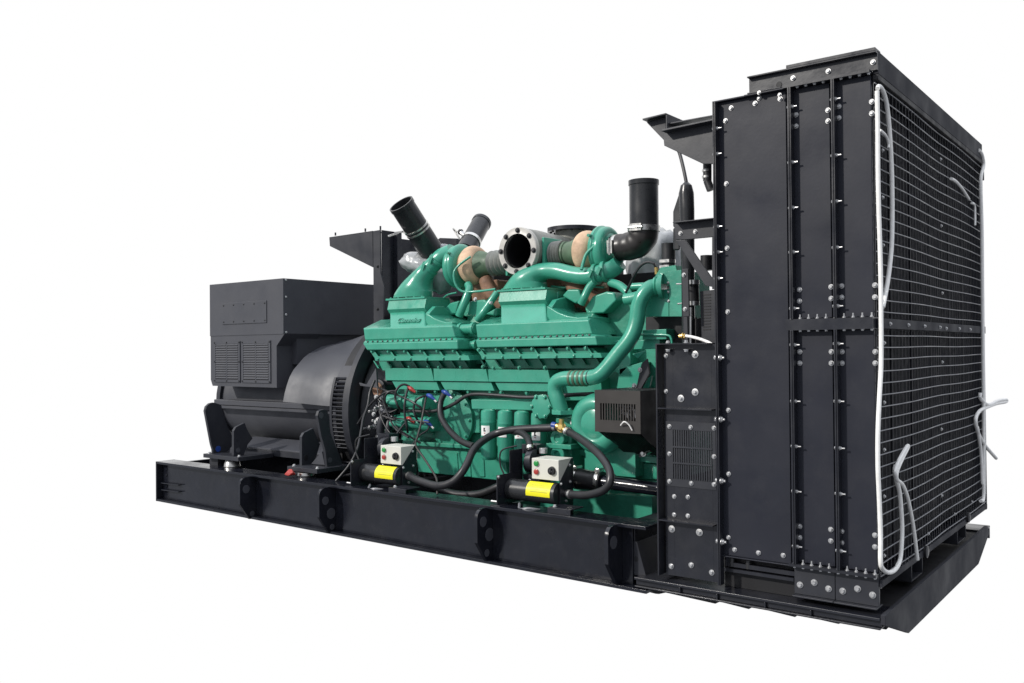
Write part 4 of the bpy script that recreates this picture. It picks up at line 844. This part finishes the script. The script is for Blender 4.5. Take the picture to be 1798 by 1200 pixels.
# ================================================================== COOLANT HEATERS on the rail
def heater():
    h = thing('coolant_heater', '', 'heater', PY(939,905,.1), 'cream boxed coolant heaters on the base rail')
    a, b = PY(897,860,.10), PY(982,866,.10); z = (a.z+b.z)/2; xa, xb = a.x, b.x; r = 18.6*mpp(PY(939,863,.10)); c0 = V((xa, .10, z))
    m = MB().mat('tube'); m.lathe(c0, EX, [(0,r),(xb-xa,r)], 40); m.cyl(c0-EX*.035, c0-EX*.002, r*.55, 20); m.build('heater_tank', h)
    m = MB().mat('yellow'); n_ = 10; a0, a1 = math.radians(195), math.radians(107); vs = []; fs = []
    x0_, x1_ = PY(923,860,.10-r).x, PY(965,860,.10-r).x
    for k in range(n_+1):
        t = a0+(a1-a0)*k/n_
        for x in (x0_, x1_):
            for q in (r+.0006, r+.0022): vs.append((x, .10+q*math.cos(t), z+q*math.sin(t)))
    for k in range(n_): o = 4*k; fs += [[o+1,o+3,o+7,o+5],[o,o+1,o+5,o+4],[o+2,o+6,o+7,o+3],[o,o+4,o+6,o+2]]
    fs += [[0,2,3,1],[4*n_,4*n_+1,4*n_+3,4*n_+2]]; m.add(vs, fs)
    m.mat('print')
    for u in (.28, .42, .56, .70):
        t = a0+(a1-a0)*u; c_, s_ = math.cos(t), math.sin(t); R_ = r+.0026
        p_ = V((x0_+.03, .10+R_*c_, z+R_*s_)); m.bar(p_, p_+V(((x1_-x0_)*(.72-.2*(u > .6)), 0, 0)), .004, V((0, c_, s_)), .0008)
    m.build('warning_label', h)
    # end plates
    X_ = xa-.004; m = MB().mat('black'); m.box((X_-.006, -.02, .215), (X_, .22, z+r+.03)); m.box((X_-.006, .10, z+r+.03), (X_, .22, z+r+.16)); m.mat('bolt'); m.bolt((X_-.0062, .0, .235), -EX, .010); m.cyl((X_-.06,.0,.235),(X_-.007,.0,.235), .006, 8); m.bolt((X_, -.01, z+r+.02), EX, .008); m.build('end_plate', h, .002)
    q = [(y, zz) for y, zz in [(p.y, p.z) for p in pxl([(982,846),(1002,804.5),(1005,804),(1005,896),(982,903)], xb+.004)]]
    m = MB().mat('black'); m.prism([(xb+.004, y, zz) for y, zz in q], (.006, 0, 0)); m.mat('bolt')
    for px, py in ((985,850),(1000,817),(994,880),(1001,846)): m.bolt(PX(px,py,xb+.0102), EX, .007)
    m.build('end_plate', h, .002)
    m = MB().mat('black'); p = PX(986,900,xb+.02); m.box((xb+.011, -.03, .2135), (xb+.16, -.024, .245)); m.box((xb+.011, -.0235, .239), (xb+.16, .10, .245)); m.mat('bolt'); m.bolt((xb+.04,.0,.2452), EZ, .010); m.build('mounting_foot', h, .002); m = MB().mat('black'); m.box((xa-.05,-.03,.2135),(xa+.02,.05,.2195)); m.build('mounting_foot', h, .002)
    m = MB().mat('steel'); p = PX(997,867,xb+.02); m.cyl((xb+.0105, p.y, p.z), (xb+.055, p.y, p.z), .019, 18); m.cyl((xb+.022, p.y, p.z), (xb+.036, p.y, p.z), .024, 18); m.build('outlet_fitting', h)
    # control box
    YB = .085; f = [PY(933.5,805,YB), PY(981.5,808,YB), PY(982,844,YB), PY(933.5,842,YB)]
    bx0, bx1, bz1, bz0 = f[0].x, f[1].x-.003, (f[0].z+f[1].z)/2, (f[2].z+f[3].z)/2
    m = MB().mat('cream'); m.box((bx0, YB, bz0), (bx1, YB+.145, bz1)); m.box((bx0+.002, YB+.146, bz0+.02), (bx1-.002, YB+.152, bz1-.02)); cb = m.build('control_box', h, .004)
    for k, px, py in (('gbtn', 942.5, 814), ('red', 942.5, 828.5)):
        p = PY(px, py, YB); m = MB().mat('steel'); m.lathe(p-EY*.0006, -EY, [(0,.0185),(.003,.0175),(.003,.0155)], 24); m.mat(k); m.lathe(p-EY*.003, -EY, [(0,.0155),(.007,.0150),(.009,.011)], 24); m.build('push_button', cb)
    p = PY(970, 827, YB); m = MB().mat('steel'); m.lathe(p-EY*.0006, -EY, [(0,.026),(.003,.025)], 28); m.mat('deep'); m.lathe(p-EY*.0038, -EY, [(0,.0235),(.012,.022),(.013,.018)], 28); m.bar(p+V((-.004,-.02,-.016)), p+V((.004,-.02,.016)), .008); m.mat('steel'); m.lathe(p-EY*.017, -EY, [(0,.008),(.004,.008)], 14); m.build('dial', cb)
    # pump behind the box
    m = MB().mat('dgrey'); c = V((bx0-.05, .27, bz1-.03)); m.cyl(c+V((-.11,0,-.03)), c+V((.05,0,-.03)), .055, 24); m.cyl(c+V((-.06,-.05,-.0)), c+V((-.02,-.05,-.0)), .062, 24); m.mat('black'); m.box((c.x-.13,.23,c.z+.03),(c.x-.02,.32,c.z+.085)); m.box((c.x-.10,.20,c.z-.18),(c.x+.02,.31,c.z-.086)); m.mat('bolt'); m.cyl(c+V((.02,-.03,.04)), c+V((.02,-.03,.07)), .024, 14); m.bolt(c+V((-.05,-.07,-.12)), -EY, .008); m.build('pump_motor', h, .003)
    m = MB().mat('rubber'); e = V((X_-.01, .06, z+r+.02)); m.tube(sm([e, e+V((-.03,0,.06)), e+V((-.02,0,.14)), e+V((.06,.04,.17))]), .005, 8); m.build('motor_lead', h)
    m = MB().mat('wire'); m.tube(sm([V((xa+.1,.05,z-r-.01)), V((xa+.14,0,z-r-.03)), V((xa+.2,.0,z-r-.02)), V((xa+.25,.04,z-r-.03))]), .008, 8); m.build('drain_pipe', h)
    return h
h1 = heater(); h1['label'] = 'cream boxed heater under the green oil filters, nearer the radiator'
h2 = copy_tree(h1); h2['label'] = 'cream boxed heater under the starter cables, next to the alternator'
h2.location = h1.location + (PY(673,833,.10)-PY(939,863,.10)); h2.rotation_euler = (0, .004, 0)

# ================================================================== HOSES AND CABLES
def hose(name, label, cat, pts, r, mat='rubber', ends=None, group=None, n=14):
    m = MB().mat(mat); P__ = path(pts); m.tube(P__, r, n)
    if ends:
        m.mat('steel')
        for p, q in ((P__[0], P__[1]), (P__[-1], P__[-2])): d = (q-p).normalized(); m.cyl(p+d*.012, p+d*.03, r*1.18, 18)
    return tag(m.build(name), label, cat, group)
hose('coolant_hose', 'thick black hose sagging from the far heater, then rising across the oil filters', 'hose', [(717,835,.11),(738,845,.05),(768,853,.02),(792,848,.02),(808,834,.04),(820,815,.08),(830,793,.15),(846,776,.24),(870,762,.33),(900,755,.34),(940,752.5,.34),(968,751.5,.34),(980,750,.34)], .0235, ends=1)
hose('coolant_hose', 'black hose dropping from under the side covers to join the sagging hose', 'hose', [(781,690,.52),(774,706,.48),(774,730,.44),(786,752,.38),(803,770,.30),(818,779,.24),(832,784,.20)], .0205)
hose('coolant_hose', 'black hose curving down from the brass tee into the end of the near heater', 'hose', [(996,757,.32),(1013,767,.26),(1034,782,.18),(1056,803,.08),(1070,826,.02),(1071,846,-.01),(1060,861,-.01),(1034,869,.02),(1010,869,.06),(998,868,.08)], .0215, ends=1)
hose('coolant_hose', 'short black hose bending down onto the pump behind the near heater', 'hose', [(900,758,.36),(915,760,.32),(926,769,.27),(930,780,.22),(931,792,.20)], .020, ends=1)
hose('wiring_harness', 'black wiring conduit running level along the green side covers', 'conduit', [(700,722,.52),(722,722,.50),(752,723,.50),(776,719,.50),(798,709,.48),(818,696,.48),(838,692.5,.48),(880,695,.48),(920,698,.48),(960,697,.48),(1000,694,.47),(1042,692,.46)], .0125)
hose('battery_cable', 'black cable looping over the upper starter motor to a red boot', 'cable', [(704,722,.44),(698,712,.40),(694,700,.40),(696,686,.40),(703,677.5,.42),(711,675.5,.44),(719,679,.46)], .008)
hose('battery_cable', 'black cable hanging from the red boot across both starter motors', 'cable', [(717,681,.44),(713,694,.40),(710.5,712,.38),(711,732,.38),(714,748,.38),(716,760,.40)], .008)
hose('battery_cable', 'black cable looping down from the upper blue connector between the starter motors', 'cable', [(752,696,.46),(741,697,.42),(731,703,.40),(726.5,716,.40),(729,730,.40),(737,742,.44),(748,744,.46)], .0075)
hose('battery_cable', 'thin dark cable falling from the upper blue connector to the rail', 'cable', [(748,698,.44),(744,720,.38),(739,745,.34),(733,768,.28),(730,783,.22),(744,804,.18),(757,824,.14),(766,840,.10),(768,855,.06),(768,868,.04)], .007, 'bbrown')
hose('battery_cable', 'thin cable slanting from the lower red boot down behind the far heater', 'cable', [(712,743,.40),(702,755,.36),(690,774,.30),(684,786,.25)], .007)
hose('battery_cable', 'short thin cable hanging from the lower blue connector', 'cable', [(756,744,.46),(750,756,.42),(738,764,.38),(728,776,.32),(720,788,.26)], .006)
hose('sensor_cable', 'black cable sweeping from the flywheel housing over to the upper starter motor', 'cable', [(628,745,.40),(640,726,.40),(650,711,.40),(664,698,.40),(678,689,.40),(692,687,.42)], .0075)
hose('sensor_cable', 'black cable curving around the near end of the upper starter motor', 'cable', [(695,687,.42),(684,688,.40),(677,695,.39),(676,706,.40),(680,714,.42)], .0075)
hose('sensor_cable', 'long black cable dropping from the flywheel bracket down to the rail', 'cable', [(658,668,.48),(650,688,.44),(646,712,.40),(638,735,.34),(634,758,.28),(627,790,.2),(614,816,.14),(598,836,.10),(590,845,.08)], .0095)
hose('sensor_cable', 'thin bundled cable lying on the rail under the alternator ring', 'cable', [(600,837,.30),(620,832,.26),(640,826,.2),(655,823,.2)], .009)
hose('drain_hose', 'black hose lying on the deck below the green oil pan', 'hose', [(760,858,.30),(800,868,.30),(840,868,.30),(872,856,.30),(890,848,.32)], .024)
m = MB().mat('brass'); p = PY(986,751,.33); m.cyl(PY(978,748.5,.33), PY(992,755,.33), .021, 12); m.bolt(p, V((.3,-1,.2)), .022); m.cyl(p, p+V((.0,0,.05)), .016, 12); m.mat('blue'); m.cyl(PY(970,746.5,.33), PY(977,748,.33), .020, 14); m.mat('bolt'); m.cyl(PY(993,756,.32), PY(998,759,.32), .025, 14); m.cyl(PY(1004,744,.36), PY(1012,742,.36), .016, 10); tag(m.build('tee_fitting'), 'brass tee fitting joining the two thick black hoses before the oil filters', 'pipe fitting')
for (k, px, py, lab, nm) in (('red',723,684,'red rubber boot on the upper starter motor terminal','terminal_boot'),('red',721,737.5,'red rubber boot on the lower starter motor terminal','terminal_boot'),('blue',757,697,'blue connector right of the upper red boot','connector'),('blue',752,743,'blue connector right of the lower red boot','connector'),('blue',784,690.5,'small blue clip at the top of the dropping black hose','clip')):
    p = PY(px, py, .45); m = MB().mat(k); m.tube(sm([p+V((-.035,0,.012)), p+V((0,-.006,.004)), p+V((.035,0,-.02))], 3), [.010,.013,.015,.015,.013,.010,.008], 12)
    if k == 'blue': m.mat('bolt'); m.cyl(p+V((.03,0,-.02)), p+V((.05,0,-.035)), .008, 10)
    tag(m.build(nm), lab, 'connector' if k == 'blue' else 'boot')
m = MB().mat('red'); p = PZ(512,832,.25); m.hull([p+V((random.uniform(-.06,.06), random.uniform(-.03,.03), random.uniform(-.02,.035))) for _ in range(16)]); tag(m.build('crumpled_cap', None, .006), 'small crumpled orange-red cap on the rail between the alternator feet', 'cap')
m = MB().mat('dgrey'); m.tube(path([(668,768,.42),(669,748,.42),(673,733,.43),(681,722,.46),(690,718,.5)]), .030, 16); m.mat('steel'); p = PY(668,767,.42); m.cyl(p-EZ*.01, p+EZ*.012, .034, 18); tag(m.build('oil_hose'), 'thick dark hose rising from the far heater pump beside the starter motors', 'hose')
m = MB().mat('dgrey'); m.tube(path([(683,775,.44),(682,752,.44),(684,738,.46),(692,728,.5)]), .022, 14); tag(m.build('oil_hose'), 'second dark hose close behind the far heater pump', 'hose')
m = MB().mat('wire'); m.tube(path([(660,712,.5),(668,718,.46),(676,724,.45),(690,733,.44),(706,745,.44)]), .0045, 8)
for k in range(4): p = PY(670+2.4*k, 717+1.2*k, .45); m.cyl(p, p+V((random.uniform(-.04,.04),-.02,random.uniform(-.05,.05))), .008, 8)
tag(m.build('spring_fastener'), 'silver rod and clip ends beside the flywheel housing', 'linkage')

m = MB().mat('rubber'); rng = random.Random(5)
for k in range(9):
    x0_, y0_ = rng.uniform(660,700), rng.uniform(668,735); x1_, y1_ = rng.uniform(655,760), rng.uniform(720,782)
    a = (x0_, y0_, rng.uniform(.42,.52)); b = (x1_, y1_, rng.uniform(.34,.46)); c = ((x0_+x1_)/2+rng.uniform(-16,16), (y0_+y1_)/2+rng.uniform(-10,16), rng.uniform(.36,.42))
    m.tube(path([a, c, b]), rng.choice((.004,.005,.0065)), 8)
m.mat('bolt')
for k in range(9): p = PY(rng.uniform(655,690), rng.uniform(694,762), .52); m.bolt(p, V((.3,-1,.1)), rng.uniform(.007,.012))
m.build('wiring_loom', eng)
# coolant outlet pipe to the radiator
cp = thing('coolant_outlet', 'black steel pipe with clamped rubber coupling running into the radiator support plate', 'pipe', PY(1030,840,.36))
a, b = PY(1009.5,840,.36), PY(1175,857,.36); b = V((b.x, a.y, a.z-.018)); ax = (b-a).normalized(); L = (b-a).length; rp = 12.0*mpp(PY(1100,848,.36)); rc = 18*mpp(a)
m = MB().mat('rail'); m.lathe(a, ax, [(.05,rp),(L+.12,rp)], 32); m.build('pipe', cp)
m = MB().mat('rubber'); m.lathe(a, ax, [(.0,rc*.96),(.03,rc*1.04),(.08,rc*.96),(.13,rc*.96),(.17,rc*1.04),(.19,rc*.97)], 36); m.build('rubber_coupling', cp)
m = MB().mat('steel')
for s_ in (.018,.172): m.lathe(a+ax*(s_-.012), ax, [(0,rc*1.0),(.001,rc*1.06),(.023,rc*1.06),(.024,rc)], 36); m.cyl(a+ax*s_+V((0,-.03,rc*1.1)), a+ax*s_+V((0,.04,rc*1.1)), .009, 10); m.bolt(a+ax*s_+V((0,-.03,rc*1.1)), -EY, .013)
m.build('clamp', cp)

# ================================================================== WHITE CORDS
def cord(label, pts, r=.0085, X=.03):
    m = MB().mat('cord'); m.tube(sm([PX(x, y, X if len(q) == 0 else q[0]) for x, y, *q in pts]), r, 10); return tag(m.build('white_cord'), label, 'cord', 'white cords on the radiator guard')
cord('white cord looping from the guard top corner and back to the mid beam', [(1541,156),(1543,152),(1549,158),(1556,180),(1561,220),(1565,285),(1566.5,340),(1566.5,400),(1564.5,445),(1559,492),(1554,520),(1550,540)], .0095)
cord('longest white cord running down the near corner edge into a bottom loop', [(1540,160),(1541,220),(1541.5,300),(1543,370),(1545,430),(1546.5,500),(1547,560),(1547,640),(1544,700),(1541.5,760),(1541.5,820),(1544,880),(1546,940),(1546,985),(1549,998),(1559,1005.5),(1570,1002),(1578,990),(1582,972),(1584,930),(1582,890),(1579,862),(1574.5,845),(1571,828),(1573,818)], .0095)
cord('white doubled cord end sticking up, with one tail hanging to the tube', [(1574,838),(1572,826),(1580,806),(1592,785),(1594,786),(1583,808),(1575,828),(1575,842),(1585,852),(1594,876),(1602,915),(1607,950),(1611,983)], .0085, .036)
cord('white cord down the far vertical edge of the guard', [(1719,264),(1724,272),(1727,290),(1723,308),(1722,330),(1724,400),(1725,500),(1726,600),(1727,700),(1727.5,800),(1727,872),(1722,880)], .0105)
cord('white cord loop tied at the far edge, its ends sticking out past the radiator', [(1721,690),(1722,700),(1735,711),(1752,704),(1766,702),(1766,706),(1750,709),(1734,715),(1720,722),(1713.5,735),(1714.5,750),(1720,766),(1730,783),(1749,805)], .0105)
cord('white cord strand hanging below the tied far loop', [(1716,750),(1719,770),(1722,790),(1724,820),(1725,850)], .0095)
cord('short white cord stub slanting across the upper far wires', [(1670,314),(1678,319),(1688,330),(1696,342),(1701,350)], .0085)
cord('thin white cord stub hanging straight near the far top', [(1706,357),(1711,360),(1712,375),(1712,396)], .0065)
cord('small grey-white cord curl near the top corner loop', [(1545,229),(1550,233),(1556,240),(1560,252),(1560,260)], .006)

# ================================================================== CAMERA, LIGHT, WORLD
cd = bpy.data.cameras.new('camera'); co = bpy.data.objects.new('camera', cd); col.objects.link(co); scene.camera = co
cd.sensor_fit = 'HORIZONTAL'; cd.sensor_width = 36; cd.lens = 36*FPX/PW; cd.clip_end = 200; cd.clip_start = .05
co.matrix_world = Matrix(((RT.x, UP.x, -fw.x, CAM.x), (RT.y, UP.y, -fw.y, CAM.y), (RT.z, UP.z, -fw.z, CAM.z), (0,0,0,1)))
sd = bpy.data.lights.new('sun', 'SUN'); so = bpy.data.objects.new('sun', sd); col.objects.link(so)
sd.energy = 3.0; sd.angle = math.radians(3.0); sd.color = (1, .96, .90)
sdir = V((.44, .76, -.50)).normalized()      # direction the light travels: from the upper left, on the viewer's side
so.rotation_mode = 'QUATERNION'; so.rotation_quaternion = sdir.to_track_quat('-Z', 'Y')
w = bpy.data.worlds.new('World'); scene.world = w; w.use_nodes = True; nt = w.node_tree; L = nt.links
bg = nt.nodes['Background']; tc = nn(nt, 'ShaderNodeTexCoord')
nrm = nn(nt, 'ShaderNodeVectorMath'); nrm.operation = 'NORMALIZE'; L.new(tc.outputs['Generated'], nrm.inputs[0])
def ramp_of(vec, f0, f1, t0, t1):
    d = nn(nt, 'ShaderNodeVectorMath'); d.operation = 'DOT_PRODUCT'; L.new(nrm.outputs['Vector'], d.inputs[0]); d.inputs[1].default_value = vec
    r = nn(nt, 'ShaderNodeMapRange'); r.interpolation_type = 'SMOOTHSTEP'
    for k, v_ in zip(('From Min','From Max','To Min','To Max'), (f0, f1, t0, t1)): r.inputs[k].default_value = v_
    L.new(d.outputs['Value'], r.inputs['Value']); return r
low = ramp_of((0,0,1), -.62, -.40, .08, 1.0)      # white world, darkened low down in place of dark ground
front_ = ramp_of((fw.x, fw.y, 0), .36, .70, .50, 1.0)   # made-up falloff: white ahead of the viewer, dimmed elsewhere for contrast
top_ = ramp_of((0,0,1), .25, .80, .0, 1.6)             # bright zone added overhead in the world to lift the top faces
mx_ = nn(nt, 'ShaderNodeMath'); mx_.operation = 'MAXIMUM'; L.new(front_.outputs['Result'], mx_.inputs[0]); L.new(top_.outputs['Result'], mx_.inputs[1])
mul = nn(nt, 'ShaderNodeMath'); mul.operation = 'MULTIPLY'; L.new(low.outputs['Result'], mul.inputs[0]); L.new(mx_.outputs['Value'], mul.inputs[1])
L.new(mul.outputs['Value'], bg.inputs['Strength']); cmx = nn(nt, 'ShaderNodeMix'); cmx.data_type = 'RGBA'; cmx.inputs[6].default_value = (.92, .965, 1.06, 1); cmx.inputs[7].default_value = (1, 1, 1, 1)
fmx = ramp_of((fw.x, fw.y, 0), .36, .70, 0.0, 1.0); L.new(fmx.outputs['Result'], cmx.inputs['Factor']); L.new(cmx.outputs[2], bg.inputs['Color'])
vs_ = scene.view_settings; vs_.view_transform = 'Standard'; vs_.look = 'None'; vs_.exposure = 0; vs_.gamma = 1
scene.cycles.max_bounces = 8
